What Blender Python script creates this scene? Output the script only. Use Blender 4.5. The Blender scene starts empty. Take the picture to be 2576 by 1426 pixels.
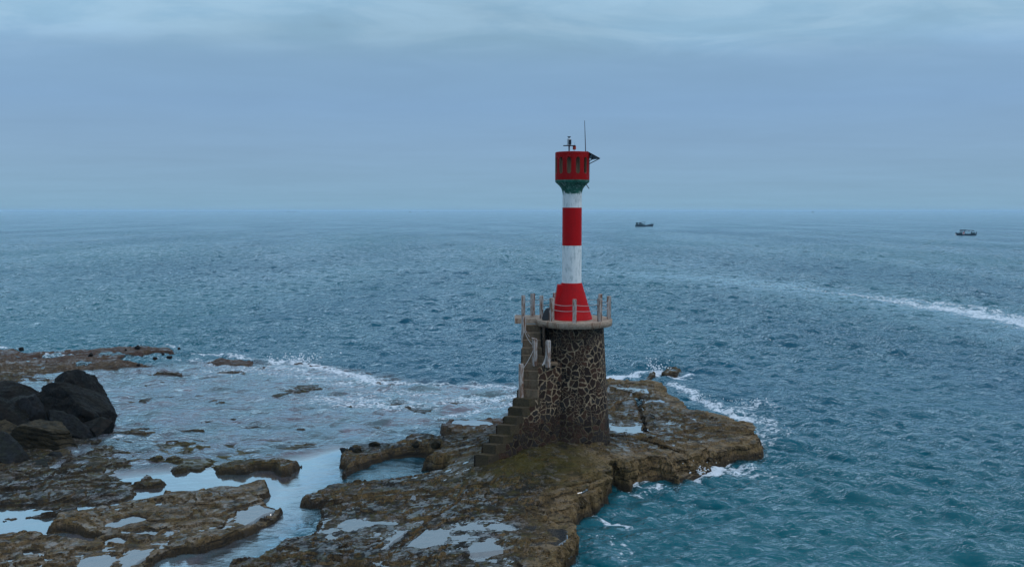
import bpy, bmesh, math, random
import numpy as np
from mathutils import Vector, Matrix, noise as mnoise
R = math.radians
scene = bpy.context.scene
COL = scene.collection
random.seed(7)
RNG = np.random.default_rng(11)

# ------------------------------------------------------------------ camera
CAM_H = 12.0; FPX = 2200.0; CU = 1288.0; CV = 713.0; HORIZ = 530.0
PITCH = math.atan((CV - HORIZ) / FPX)
cp, sp = math.cos(PITCH), math.sin(PITCH)
cam = bpy.data.cameras.new('camera'); camo = bpy.data.objects.new('camera', cam)
COL.objects.link(camo); scene.camera = camo
cam.sensor_width = 36; cam.lens = 36 * FPX / 2576; cam.clip_end = 200000; cam.clip_start = 0.5
camo.location = (0, 0, CAM_H); camo.rotation_euler = (math.pi / 2 - PITCH, 0, 0)

def ray(u, v):
    a = (u - CU) / FPX; b = (CV - v) / FPX
    return a, cp + b * sp, -sp + b * cp
def on_z(u, v, z=0.0):
    x, y, w = ray(u, v); t = (z - CAM_H) / w
    return (x * t, y * t)
def on_y(u, v, Y):
    x, y, w = ray(u, v); t = Y / y
    return Vector((x * t, Y, CAM_H + w * t))

# ------------------------------------------------------------------ object helpers
def tag(o, label=None, cat=None, group=None, kind=None):
    if label: o['label'] = label
    if cat: o['category'] = cat
    if group: o['group'] = group
    if kind: o['kind'] = kind
    return o
def empty(name, loc, label, cat, group=None, rz=0):
    o = bpy.data.objects.new(name, None); COL.objects.link(o)
    o.location = loc; o.rotation_euler = (0, 0, rz); o.empty_display_size = .3
    return tag(o, label, cat, group)
def link_mesh(name, me, mat, parent=None, smooth=False, world=True):
    o = bpy.data.objects.new(name, me); COL.objects.link(o)
    for m in (mat if isinstance(mat, (list, tuple)) else [mat]): me.materials.append(m)
    if smooth: me.polygons.foreach_set('use_smooth', [True] * len(me.polygons))
    if parent is not None:
        o.parent = parent
        if world:
            if parent.parent is None: M = Matrix.Translation(parent.location) @ parent.rotation_euler.to_matrix().to_4x4()
            else: M = Matrix.Translation(parent.parent.location) @ parent.parent.rotation_euler.to_matrix().to_4x4()
            me.transform(M.inverted())
    return o
class MB:
    def __init__(s): s.v = []; s.f = []; s.uv = []
    def add(s, vs, fs, uvs=None):
        n = len(s.v); s.v += [tuple(p) for p in vs]; s.f += [tuple(i + n for i in f) for f in fs]
        s.uv += uvs if uvs else [None] * len(fs)
        return s
    def box(s, c, size, rz=0, M=None, taper=1.0):
        hx, hy, hz = size[0] / 2, size[1] / 2, size[2] / 2
        vs = [Vector((a * hx * (taper if k > 0 else 1), b * hy * (taper if k > 0 else 1), k * hz)) for k in (-1, 1) for a, b in ((-1, -1), (1, -1), (1, 1), (-1, 1))]
        Q = M if M is not None else Matrix.Rotation(rz, 3, 'Z')
        vs = [Q @ p + Vector(c) for p in vs]
        return s.add(vs, [(3, 2, 1, 0), (4, 5, 6, 7), (0, 1, 5, 4), (1, 2, 6, 5), (2, 3, 7, 6), (3, 0, 4, 7)])
    def prism(s, pts, z0, z1):
        n = len(pts)
        a = sum(pts[i][0] * pts[(i + 1) % n][1] - pts[(i + 1) % n][0] * pts[i][1] for i in range(n))
        if a < 0: pts = pts[::-1]
        vs = [(p[0], p[1], z0) for p in pts] + [(p[0], p[1], z1) for p in pts]
        fs = [tuple(range(n - 1, -1, -1)), tuple(range(n, 2 * n))] + [(i, (i + 1) % n, (i + 1) % n + n, i + n) for i in range(n)]
        d = 0; uvs = [[(p[0], p[1]) for p in pts[::-1]], [(p[0], p[1]) for p in pts]]
        for i in range(n):
            l = math.dist(pts[i][:2], pts[(i + 1) % n][:2])
            uvs.append([(d, z0), (d + l, z0), (d + l, z1), (d, z1)]); d += l
        return s.add(vs, fs, uvs)
    def tube(s, path, r, n=8, r2=None):
        path = [Vector(p) for p in path]; N = len(path); rings = []
        for i, p in enumerate(path):
            t = (path[min(i + 1, N - 1)] - path[max(i - 1, 0)]).normalized()
            up = Vector((0, 0, 1)) if abs(t.z) < .9 else Vector((1, 0, 0))
            a = t.cross(up).normalized(); b = t.cross(a)
            rr = r if r2 is None else r + (r2 - r) * i / (N - 1)
            rings += [p + (a * math.cos(k * 2 * math.pi / n) + b * math.sin(k * 2 * math.pi / n)) * rr for k in range(n)]
        fs = [(i * n + k, i * n + (k + 1) % n, (i + 1) * n + (k + 1) % n, (i + 1) * n + k) for i in range(N - 1) for k in range(n)]
        fs += [tuple(range(n)), tuple((N - 1) * n + k for k in range(n - 1, -1, -1))]
        return s.add(rings, fs)
    def lathe(s, c, prof, n=64, cap=True):
        vs = []; fs = []; uvs = []
        for (r, z) in prof:
            vs += [(c[0] + r * math.cos(2 * math.pi * k / n), c[1] + r * math.sin(2 * math.pi * k / n), z) for k in range(n)]
        R0 = max(p[0] for p in prof); ln = 0
        for i in range(len(prof) - 1):
            l = math.dist(prof[i], prof[i + 1])
            for k in range(n):
                fs.append((i * n + k, i * n + (k + 1) % n, (i + 1) * n + (k + 1) % n, (i + 1) * n + k))
                a0 = 2 * math.pi * k / n * R0; a1 = 2 * math.pi * (k + 1) / n * R0
                uvs.append([(a0, ln), (a1, ln), (a1, ln + l), (a0, ln + l)])
            ln += l
        if cap:
            m = len(vs); vs += vs[:n] + vs[(len(prof) - 1) * n:(len(prof) - 1) * n + n]
            fs += [tuple(m + k for k in range(n - 1, -1, -1)), tuple(m + n + k for k in range(n))]; uvs += [None, None]
        return s.add(vs, fs, uvs)
    def build(s, name, mat, parent=None, smooth=False, bevel=0, jitter=0, uv=False):
        me = bpy.data.meshes.new(name)
        me.from_pydata([tuple(v) for v in s.v], [], s.f)
        if uv:
            l = me.uv_layers.new(name='UVMap'); i = 0
            for f, q in zip(s.f, s.uv):
                for k in range(len(f)):
                    if q: l.data[i + k].uv = q[k]
                i += len(f)
        if bevel or jitter:
            bm = bmesh.new(); bm.from_mesh(me)
            bmesh.ops.recalc_face_normals(bm, faces=bm.faces)
            if bevel: bmesh.ops.bevel(bm, geom=bm.edges[:], offset=bevel, segments=2, affect='EDGES', profile=.6)
            if jitter:
                bmesh.ops.subdivide_edges(bm, edges=[e for e in bm.edges if e.calc_length() > .12], cuts=3, use_grid_fill=True)
                for v in bm.verts: v.co += mnoise.noise_vector(v.co * 3.3) * jitter + mnoise.noise_vector(v.co * 11) * jitter * .5
            bm.to_mesh(me); bm.free()
        me.update()
        return link_mesh(name, me, mat, parent, smooth)

# ------------------------------------------------------------------ material helpers
class NT:
    def __init__(s, nt): s.t = nt; s.n = nt.nodes; s.l = nt.links
    def new(s, typ, **kw):
        nd = s.n.new(typ)
        for k, v in kw.items():
            if k.startswith('i_'):
                key = k[2:]; key = int(key) if key.isdigit() else key.replace('_', ' ')
                s.put(nd.inputs[key], v)
            else: setattr(nd, k, v)
        return nd
    def put(s, sock, v):
        if hasattr(v, 'links') and hasattr(v, 'is_output'): s.l.new(v, sock)
        elif isinstance(v, bpy.types.Node): s.l.new(v.outputs[0], sock)
        else:
            if isinstance(v, (tuple, list)) and sock.type == 'RGBA' and len(v) == 3: v = (*v, 1)
            sock.default_value = v
    def math(s, op, a, b=0.0, c=None, clamp=False):
        m = s.new('ShaderNodeMath', operation=op, use_clamp=clamp); s.put(m.inputs[0], a); s.put(m.inputs[1], b)
        if c is not None: s.put(m.inputs[2], c)
        return m.outputs[0]
    def mix(s, f, a, b, bt='MIX'):
        m = s.new('ShaderNodeMix', data_type='RGBA', blend_type=bt)
        s.put(m.inputs[0], f); s.put(m.inputs[6], a); s.put(m.inputs[7], b); return m.outputs[2]
    def noise(s, vec, scale, detail=5, rough=.55, dist=0, typ='FBM'):
        n = s.new('ShaderNodeTexNoise'); n.noise_type = typ
        s.put(n.inputs['Vector'], vec); n.inputs['Scale'].default_value = scale
        n.inputs['Detail'].default_value = detail; n.inputs['Roughness'].default_value = rough
        n.inputs['Distortion'].default_value = dist; return n.outputs[0]
    def smooth(s, v, a, b, o0=0.0, o1=1.0):
        m = s.new('ShaderNodeMapRange', interpolation_type='SMOOTHSTEP')
        s.put(m.inputs[0], v); s.put(m.inputs[1], a); s.put(m.inputs[2], b); s.put(m.inputs[3], o0); s.put(m.inputs[4], o1)
        return m.outputs[0]
    def scale(s, vec, sc, loc=(0, 0, 0), rot=(0, 0, 0)):
        m = s.new('ShaderNodeMapping'); s.put(m.inputs[0], vec); m.inputs[1].default_value = loc; m.inputs[2].default_value = rot; m.inputs[3].default_value = sc
        return m.outputs[0]
    def attr(s, name): 
        a = s.new('ShaderNodeAttribute', attribute_name=name); return a.outputs['Fac']
    def bump(s, h, strength=.5, dist=.02, normal=None):
        b = s.new('ShaderNodeBump'); s.put(b.inputs['Height'], h); b.inputs['Strength'].default_value = strength; b.inputs['Distance'].default_value = dist
        if normal is not None: s.put(b.inputs['Normal'], normal)
        return b.outputs[0]
    def pos(s): return s.new('ShaderNodeNewGeometry').outputs['Position']
    def nz(s):
        g = s.new('ShaderNodeNewGeometry'); x = s.new('ShaderNodeSeparateXYZ'); s.l.new(g.outputs['Normal'], x.inputs[0]); return x.outputs[2]
    def z(s, p):
        x = s.new('ShaderNodeSeparateXYZ'); s.put(x.inputs[0], p); return x.outputs[2]
def material(name):
    m = bpy.data.materials.new(name); m.use_nodes = True; nt = NT(m.node_tree)
    for n in list(nt.n): nt.n.remove(n)
    out = nt.new('ShaderNodeOutputMaterial')
    return m, nt, out
def principled(nt, out, col, rough=.6, normal=None, metallic=0, spec=.5):
    p = nt.new('ShaderNodeBsdfPrincipled')
    nt.put(p.inputs['Base Color'], col); nt.put(p.inputs['Roughness'], rough); p.inputs['Metallic'].default_value = metallic
    nt.put(p.inputs['Specular IOR Level'], spec)
    if normal is not None: nt.put(p.inputs['Normal'], normal)
    nt.l.new(p.outputs[0], out.inputs[0]); return p
def mat_paint(name, col, stain, amount=.3, rough=.55, scale=3.0, streak=True, bumpd=.006):
    m, nt, out = material(name); P = nt.pos()
    n1 = nt.noise(nt.scale(P, (2.2, 2.2, .7 if streak else 2.2)), scale, 8, .65)
    n2 = nt.noise(P, 14, 5, .6)
    f = nt.smooth(n1, .62 - amount * .5, .78, 0, 1)
    c = nt.mix(nt.math('MULTIPLY', f, .8), col, stain)
    c = nt.mix(nt.smooth(n2, .3, .75, 0, .22), c, tuple(x * .5 for x in col))
    principled(nt, out, c, nt.smooth(n2, .2, .8, rough - .12, rough + .15), nt.bump(n2, .4, bumpd), spec=.12 if name != 'dark_lens' else .5)
    return m
M_RED = mat_paint('red_paint', (.42, .003, .006), (.22, .004, .006), .3, .6)
M_DRED = mat_paint('dark_red_paint', (.30, .0025, .004), (.15, .004, .005), .3, .6)
M_BEIGE = mat_paint('bare_render', (.40, .27, .18), (.2, .12, .08), .3, .8)
M_METAL = mat_paint('grey_metal', (.16, .2, .23), (.05, .06, .07), .3, .45)
M_DARKMETAL = mat_paint('dark_metal', (.03, .03, .045), (.08, .03, .02), .2, .5)
M_LENS = mat_paint('dark_lens', (.006, .008, .015), (.01, .01, .02), .1, .15)
M_WHITEMETAL = mat_paint('pale_metal', (.5, .55, .6), (.25, .27, .3), .3, .5)
M_PANEL = mat_paint('solar_cell', (.02, .012, .03), (.05, .02, .03), .2, .3)
M_REDTANK = mat_paint('red_canister', (.33, .05, .03), (.1, .02, .02), .3, .5)
M_ROPE = mat_paint('pale_rope', (.42, .4, .4), (.2, .18, .16), .3, .9)
M_SLAB = mat_paint('grey_slab', (.055, .06, .07), (.02, .022, .03), .3, .7)

def mat_white():
    m, nt, out = material('weathered_white_paint'); P = nt.pos()
    n = nt.noise(nt.scale(P, (3, 3, 1.1)), 2.2, 9, .68); n2 = nt.noise(P, 16, 6, .65)
    c = nt.mix(nt.smooth(n, .46, .66, 0, .85), (.66, .70, .72), (.36, .43, .46))
    c = nt.mix(nt.smooth(n2, .6, .75, 0, .5), c, (.25, .3, .31))
    z = nt.z(P)
    # green algae creeping from the flare and at the lower border of the band
    g = nt.noise(nt.scale(P, (1, 1, .45)), 5, 8, .7)
    edge = nt.math('ADD', z, nt.math('MULTIPLY', nt.math('SUBTRACT', g, .5), .9))
    f1 = nt.smooth(edge, Z_GREEN - .06, Z_GREEN + .02)
    gc = nt.mix(nt.smooth(nt.noise(P, 4, 7, .7), .35, .7), (.008, .07, .05), (.035, .16, .12))
    gc = nt.mix(nt.smooth(nt.noise(P, 7, 7, .75), .50, .64, 0, .8), gc, (.20, .33, .31))
    c = nt.mix(f1, c, gc)
    crack = nt.noise(nt.scale(P, (2.6, 2.6, .5)), 2.3, 4, .6)
    cr = nt.smooth(nt.math('ABSOLUTE', nt.math('SUBTRACT', crack, .5)), .0, .006, .55, 0)
    c = nt.mix(cr, c, (.2, .24, .25))
    principled(nt, out, c, .62, nt.bump(n2, .4, .008), spec=.15); return m
def mat_post():
    m, nt, out = material('rust_streaked_post'); P = nt.pos()
    n = nt.noise(nt.scale(P, (9, 9, 1.3)), 1.6, 6, .65, .3); n2 = nt.noise(P, 22, 5, .6)
    c = nt.mix(nt.smooth(n2, .35, .7, 0, .5), (.42, .38, .36), (.20, .175, .17))
    c = nt.mix(nt.smooth(n, .47, .57, 0, .9), c, (.15, .065, .03))
    c = nt.mix(nt.smooth(nt.noise(nt.scale(P, (12, 12, 2)), 1.9, 4), .64, .7, 0, .95), c, (.02, .014, .012))
    principled(nt, out, c, .85, nt.bump(nt.math('ADD', n2, n), .5, .012), spec=.15); return m
def mat_concrete(name, a, b, rust=(.13, .055, .03), dark=.5):
    m, nt, out = material(name); P = nt.pos()
    n = nt.noise(nt.scale(P, (1, 1, .4)), 3.0, 8, .68); n2 = nt.noise(P, 13, 6, .65)
    c = nt.mix(nt.smooth(n2, .3, .72), a, b)
    c = nt.mix(nt.smooth(n, .5, .66, 0, .85), c, rust)
    c = nt.mix(nt.smooth(nt.noise(nt.scale(P, (1, 1, .6)), 1.7, 7, .7), .5, .62, 0, dark), c, (.02, .018, .014))
    principled(nt, out, c, .85, nt.bump(n2, .6, .02), spec=.2); return m
def mat_masonry():
    m, nt, out = material('rubble_masonry')
    uv = nt.new('ShaderNodeUVMap', uv_map='UVMap').outputs[0]; P = nt.pos()
    w = nt.new('ShaderNodeTexNoise'); nt.put(w.inputs['Vector'], uv); w.inputs['Scale'].default_value = 2.3; w.inputs['Detail'].default_value = 4
    off = nt.new('ShaderNodeVectorMath', operation='SCALE', i_0=w.outputs['Color']); off.inputs['Scale'].default_value = .42
    q = nt.new('ShaderNodeVectorMath', operation='ADD', i_0=nt.scale(uv, (1.0, 1.12, 1)), i_1=off.outputs[0]).outputs[0]
    v = nt.new('ShaderNodeTexVoronoi', feature='DISTANCE_TO_EDGE', voronoi_dimensions='2D'); nt.put(v.inputs['Vector'], q); v.inputs['Scale'].default_value = 3.1; v.inputs['Randomness'].default_value = .95
    vc = nt.new('ShaderNodeTexVoronoi', feature='F1', voronoi_dimensions='2D'); nt.put(vc.inputs['Vector'], q); vc.inputs['Scale'].default_value = 3.1; vc.inputs['Randomness'].default_value = .95
    vs2 = nt.new('ShaderNodeTexVoronoi', feature='DISTANCE_TO_EDGE', voronoi_dimensions='2D'); nt.put(vs2.inputs['Vector'], q); vs2.inputs['Scale'].default_value = 5.6
    mk = nt.noise(q, 1.7, 2, .5); sel = nt.smooth(mk, .535, .545); bord = nt.smooth(nt.math('ABSOLUTE', nt.math('SUBTRACT', mk, .54)), 0, .02, -.04, 0)
    dsel = nt.new('ShaderNodeMix', data_type='FLOAT'); nt.put(dsel.inputs[0], sel); nt.put(dsel.inputs[2], v.outputs[0]); nt.put(dsel.inputs[3], nt.math('ADD', vs2.outputs[0], .02))
    d = nt.math('ADD', nt.math('ADD', dsel.outputs[0], bord), nt.math('MULTIPLY', nt.math('SUBTRACT', nt.noise(P, 7, 6, .75), .5), .14))
    mort = nt.smooth(nt.math('ADD', d, nt.math('MULTIPLY', nt.math('SUBTRACT', nt.noise(P, 2.0, 3, .6), .5), .12)), .07, .105, 1, 0)
    sc = nt.new('ShaderNodeSeparateColor', i_0=vc.outputs['Color'])
    st = nt.mix(sc.outputs[0], (.006, .004, .004), (.070, .032, .019))
    st = nt.mix(nt.smooth(sc.outputs[1], .6, .9, 0, .8), st, (.030, .027, .026))
    st = nt.mix(nt.smooth(nt.noise(P, 12, 6, .7), .35, .7, 0, .7), st, (.010, .006, .006))
    z = nt.z(P); big = nt.noise(P, .9, 5, .6)
    mcol = nt.mix(nt.smooth(nt.noise(P, 5, 6, .7), .3, .7), (.37, .28, .185), (.16, .115, .075))
    # damp, algae-covered foot (tide line)
    low = nt.smooth(nt.math('ADD', z, nt.math('MULTIPLY', nt.math('SUBTRACT', big, .5), 1.6)), 2.5, 3.4, .85, 0)
    mcol = nt.mix(low, mcol, (.042, .030, .014))
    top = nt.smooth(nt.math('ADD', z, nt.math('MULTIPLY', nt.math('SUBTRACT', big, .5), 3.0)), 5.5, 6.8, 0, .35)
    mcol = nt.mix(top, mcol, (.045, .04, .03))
    seep = nt.smooth(nt.noise(nt.scale(P, (1.2, 1.2, .5), (3, 1, 0)), .9, 6, .65), .58, .72, 0, .5)
    mcol = nt.mix(seep, mcol, (.02, .018, .014))
    c = nt.mix(mort, st, mcol)
    c = nt.mix(nt.smooth(nt.noise(P, 2.1, 6, .7), .56, .72, 0, .35), c, (.035, .032, .01))
    h = nt.math('ADD', nt.smooth(d, .03, .13, 0, 1), nt.math('MULTIPLY', nt.noise(P, 14, 5, .7), .5))
    principled(nt, out, c, nt.smooth(low, 0, 1, .75, .5), nt.bump(h, .9, .05), spec=.18); return m
def mat_boulder(name, a, b, moss):
    m, nt, out = material(name); P = nt.pos()
    n = nt.noise(P, 1.6, 8, .68); n2 = nt.noise(P, 7, 8, .72)
    c = nt.mix(nt.smooth(n, .42, .58), a, b)
    c = nt.mix(nt.smooth(n2, .5, .6, 0, .8), c, tuple(x * .35 for x in a))
    c = nt.mix(nt.smooth(nt.noise(P, 11, 6, .75), .62, .70, 0, .5), c, (.03, .03, .032))
    c = nt.mix(nt.math('MULTIPLY', nt.smooth(nt.nz(), .4, .95), nt.smooth(nt.noise(P, 2.6, 7, .7), .4, .62, 0, .8)), c, moss)
    principled(nt, out, c, nt.smooth(n2, .3, .7, .5, .9), nt.bump(nt.math('ADD', n2, nt.noise(P, 22, 5, .7)), 1.0, .09), spec=.12)
    pb = [n for n in nt.n if n.type == 'BSDF_PRINCIPLED'][0]; pb.inputs['Coat Weight'].default_value = .05; pb.inputs['Coat Roughness'].default_value = .25; return m
def mat_rock():
    m, nt, out = material('wet_layered_rock'); P = nt.pos()
    slope = nt.nz()
    a = nt.attr('dry'); pn = nt.noise(P, .55, 8, .66); n2 = nt.noise(P, 2.7, 9, .7); n3 = nt.noise(P, 13, 6, .7)
    c = nt.mix(nt.smooth(pn, .46, .57), (.011, .010, .009), (.066, .044, .020))
    c = nt.mix(nt.smooth(n2, .49, .58, 0, .62), c, (.062, .054, .006))
    c = nt.mix(nt.smooth(nt.noise(P, 1.9, 10, .8, .6), .52, .57, 0, .8), c, (.17, .155, .155))
    c = nt.mix(nt.smooth(nt.noise(nt.scale(P, (.6, 1, 1)), 3.6, 9, .78, .4), .52, .57, 0, .85), c, (.010, .009, .007))
    # pale barnacled and dry rock towards the seaward edge
    dr = nt.math('MULTIPLY', a, nt.smooth(nt.noise(P, 1.9, 8, .72), .32, .62))
    c = nt.mix(nt.math('MULTIPLY', dr, .85), c, (.27, .175, .085))
    c = nt.mix(nt.smooth(nt.noise(P, 6.5, 7, .75), .53, .60, 0, .8), c, (.020, .015, .010))
    steep = nt.smooth(slope, .92, .55)
    c = nt.mix(nt.math('MULTIPLY', steep, nt.smooth(n2, .36, .62, .1, .8)), c, (.20, .125, .055))
    strata = nt.noise(nt.scale(P, (.5, .5, 7)), 1.6, 6, .7)
    c = nt.mix(nt.math('MULTIPLY', nt.smooth(strata, .5, .62), nt.math('MULTIPLY', steep, .9)), c, (.012, .009, .006))
    c = nt.mix(nt.smooth(n3, .54, .64, 0, .85), c, (.009, .008, .006))
    c = nt.mix(nt.math('MULTIPLY', nt.smooth(nt.noise(P, 24, 3, .6), .64, .72), nt.math('MULTIPLY', a, .6)), c, (.30, .25, .2))
    z = nt.z(P)
    moss = nt.attr('moss')
    c = nt.mix(nt.math('MULTIPLY', moss, nt.smooth(nt.noise(P, 1.1, 7, .66), .36, .6, .3, .95)), c, (.062, .050, .006))
    wetl = nt.smooth(z, .12, .42, .8, 0)
    c = nt.mix(nt.math('MULTIPLY', wetl, steep), c, (.014, .011, .009))
    red = nt.attr('purple')
    c = nt.mix(nt.math('MULTIPLY', red, nt.smooth(n2, .38, .6, .2, .9)), c, (.075, .042, .036))
    c = nt.mix(nt.smooth(nt.noise(P, 5.5, 8, .75), .56, .66, 0, .85), c, (.010, .009, .007))
    wetn = nt.noise(P, 2.6, 9, .74, .3)
    wet = nt.math('MULTIPLY', nt.smooth(wetn, .485, .55), nt.smooth(slope, .93, .985))
    wet = nt.math('MULTIPLY', wet, nt.math('MULTIPLY', nt.smooth(a, .9, .4, .15, 1), nt.smooth(nt.noise(P, .33, 6, .65), .38, .56, .2, 1)))
    h = nt.math('ADD', nt.math('MULTIPLY', n3, .8), nt.math('ADD', nt.math('MULTIPLY', n2, 1.3), nt.math('MULTIPLY', nt.noise(P, 45, 4, .7), .3)))
    p = principled(nt, out, c, .75, nt.bump(h, 1.0, .085), spec=.15)
    nt.put(p.inputs['Coat Weight'], nt.math('MULTIPLY', wet, 1.0)); p.inputs['Coat Roughness'].default_value = .07; p.inputs['Coat IOR'].default_value = 1.6
    nt.put(p.inputs['Coat Normal'], nt.bump(nt.noise(P, 6, 5, .6), .15, .03))
    return m
def mat_pool():
    m, nt, out = material('pool_water'); P = nt.pos()
    n = nt.noise(P, 3.0, 3, .5)
    bp = nt.bump(n, .35, .03)
    fr = nt.new('ShaderNodeFresnel'); fr.inputs[0].default_value = 1.33; nt.put(fr.inputs[1], bp)
    tr = nt.new('ShaderNodeBsdfTransparent'); tr.inputs[0].default_value = (.5, .55, .55, 1)
    df = nt.new('ShaderNodeBsdfDiffuse'); nt.put(df.inputs[0], (.11, .13, .15))
    b = nt.new('ShaderNodeMixShader', i_0=.30, i_1=tr, i_2=df)
    gl = nt.new('ShaderNodeBsdfGlossy'); gl.inputs['Roughness'].default_value = .02; nt.put(gl.inputs['Normal'], bp)
    f2 = nt.smooth(fr.outputs[0], .01, .30, .22, .96)
    mx = nt.new('ShaderNodeMixShader', i_0=f2, i_1=b, i_2=gl)
    nt.l.new(mx.outputs[0], out.inputs[0]); return m
def mat_sea():
    m, nt, out = material('sea_water'); P = nt.pos()
    calm = nt.attr('calm'); dep = nt.attr('depth'); foam = nt.attr('foam')
    Pq = nt.scale(P, (.80, 1.15, 1), rot=(0, 0, R(-8)))
    n1 = nt.noise(Pq, 1.5, 6, .62, .4); n2 = nt.noise(Pq, 5.5, 4, .6, .3); n0 = nt.noise(Pq, .42, 3, .5, .5)
    gustm = nt.smooth(nt.noise(nt.scale(P, (1, .3, 1)), .03, 5, .6), .35, .65, .75, 1.3)
    h = nt.math('MULTIPLY', gustm, nt.math('ADD', nt.math('MULTIPLY', n0, 2.6), nt.math('ADD', nt.math('MULTIPLY', n1, 1.0), nt.math('MULTIPLY', n2, .24))))
    act = nt.math('SUBTRACT', 1.0, nt.math('MULTIPLY', calm, .985))
    bp = nt.bump(nt.math('MULTIPLY', h, act), 1.0, .34)
    fr = nt.new('ShaderNodeFresnel'); fr.inputs[0].default_value = 1.33; nt.put(fr.inputs[1], bp)
    big = nt.noise(nt.scale(P, (1, .35, 1)), .02, 5, .6)
    deep = nt.mix(nt.smooth(big, .4, .62), (.001, .060, .106), (.001, .076, .108))
    gd = nt.new('ShaderNodeVectorMath', operation='DISTANCE', i_0=P, i_1=(13.0, 22.0, 0.0)).outputs['Value']
    deep = nt.mix(nt.smooth(gd, 6, 40, .7, 0), deep, (.001, .088, .100))
    shal = nt.mix(nt.smooth(nt.noise(P, .35, 7, .68), .38, .62), (.14, .21, .24), (.21, .17, .20))
    body = nt.mix(dep, shal, deep)
    df = nt.new('ShaderNodeBsdfDiffuse'); nt.put(df.inputs[0], body)
    tr = nt.new('ShaderNodeBsdfTransparent'); tr.inputs[0].default_value = (.62, .78, .80, 1)
    op = nt.smooth(nt.attr('opac'), 0, 1, .45, 1)
    b = nt.new('ShaderNodeMixShader', i_0=op, i_1=tr, i_2=df)
    gl = nt.new('ShaderNodeBsdfGlossy'); nt.put(gl.inputs['Normal'], bp); gl.inputs['Color'].default_value = (.84, .96, 1, 1)
    nt.put(gl.inputs['Roughness'], nt.math('MULTIPLY_ADD', act, .10, .02))
    facg = nt.math('MULTIPLY', nt.smooth(fr.outputs[0], .035, .31, .02, .92), nt.math('SUBTRACT', 1.0, nt.math('MULTIPLY', nt.smooth(calm, .0, .3, 1, 0), .12)))
    facg = nt.math('MINIMUM', .93, nt.math('MULTIPLY_ADD', nt.smooth(calm, .45, .95), .25, facg))
    mx = nt.new('ShaderNodeMixShader', i_0=facg, i_1=b, i_2=gl)
    # foam: torn lace where the foam attribute is high
    Pf = nt.scale(P, (.75, 1.2, 1))
    fn = nt.noise(Pf, 1.7, 10, .80, 1.2)
    fv = nt.new('ShaderNodeTexVoronoi', feature='DISTANCE_TO_EDGE'); nt.put(fv.inputs['Vector'], nt.scale(P, (1, 1, 1))); fv.inputs['Scale'].default_value = 2.4
    lace = nt.math('MULTIPLY_ADD', nt.smooth(fv.outputs[0], 0, .2, .05, -.03), 1.0, fn)
    fn2 = nt.noise(nt.scale(P, (.8, 1.3, 1)), 4.5, 6, .7, .8)
    lace = nt.math('MULTIPLY_ADD', nt.math('SUBTRACT', fn2, .5), .45, lace)
    ff = nt.smooth(nt.math('ADD', lace, nt.math('MULTIPLY', foam, .40)), .70, .86)
    ff = nt.math('MULTIPLY', ff, nt.smooth(foam, .02, .40))
    fd = nt.new('ShaderNodeBsdfDiffuse'); nt.put(fd.inputs[0], (.62, .66, .72))
    mf = nt.new('ShaderNodeMixShader', i_0=nt.math('MULTIPLY', ff, .9), i_1=mx, i_2=fd)
    nt.l.new(mf.outputs[0], out.inputs[0]); return m

# ------------------------------------------------------------------ numpy noise
_tab = RNG.random(65536).astype(np.float32)
def vnoise(x, y, seed=0):
    xi = np.floor(x).astype(np.int64); yi = np.floor(y).astype(np.int64)
    fx = (x - xi).astype(np.float32); fy = (y - yi).astype(np.float32)
    fx = fx * fx * fx * (fx * (fx * 6 - 15) + 10); fy = fy * fy * fy * (fy * (fy * 6 - 15) + 10)
    def g(a, b): return _tab[((a * 73856093) ^ (b * 19349663) ^ (seed * 83492791)) & 65535]
    a = g(xi, yi); b = g(xi + 1, yi); c = g(xi, yi + 1); d = g(xi + 1, yi + 1)
    return ((a * (1 - fx) + b * fx) * (1 - fy) + (c * (1 - fx) + d * fx) * fy) * 2 - 1
def fbm(x, y, scale, octs=5, rough=.5, seed=0):
    s = 0; a = 1; t = 0; f = 1.0 / scale
    for o in range(octs):
        c, q = math.cos(o * .9 + .3), math.sin(o * .9 + .3)
        s = s + a * vnoise((x * c - y * q) * f + o * 17.3, (x * q + y * c) * f + o * 9.1, seed + o); t += a; a *= rough; f *= 2.03
    return s / t * 1.6
def sstep(x, a, b):
    t = np.clip((x - a) / (b - a), 0, 1); return t * t * (3 - 2 * t)
def sdf(X, Y, poly, margin=4.0):
    """signed distance, positive inside; -margin outside the padded box"""
    P = np.array(poly, dtype=np.float32); out = np.full(X.shape, -margin, np.float32)
    mn = P.min(0) - margin; mx = P.max(0) + margin
    idx = np.nonzero((X > mn[0]) & (X < mx[0]) & (Y > mn[1]) & (Y < mx[1]))[0]
    if len(idx) == 0: return out
    x = X[idx]; y = Y[idx]; d = np.full(x.shape, 1e9, np.float32); ins = np.zeros(x.shape, bool)
    n = len(P)
    for i in range(n):
        ax, ay = P[i]; bx, by = P[(i + 1) % n]; ex, ey = bx - ax, by - ay
        t = np.clip(((x - ax) * ex + (y - ay) * ey) / (ex * ex + ey * ey + 1e-9), 0, 1)
        dx = x - ax - t * ex; dy = y - ay - t * ey
        d = np.minimum(d, dx * dx + dy * dy)
        c = (ay > y) != (by > y)
        if ey != 0: ins ^= c & (x < ex * (y - ay) / ey + ax)
    d = np.sqrt(d); out[idx] = np.clip(np.where(ins, d, -d), -margin, None)
    return out
def segd(X, Y, pts):
    d = np.full(X.shape, 1e9, np.float32)
    for (ax, ay), (bx, by) in zip(pts[:-1], pts[1:]):
        ex, ey = bx - ax, by - ay
        t = np.clip(((X - ax) * ex + (Y - ay) * ey) / (ex * ex + ey * ey + 1e-9), 0, 1)
        d = np.minimum(d, np.hypot(X - ax - t * ex, Y - ay - t * ey))
    return d

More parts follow.
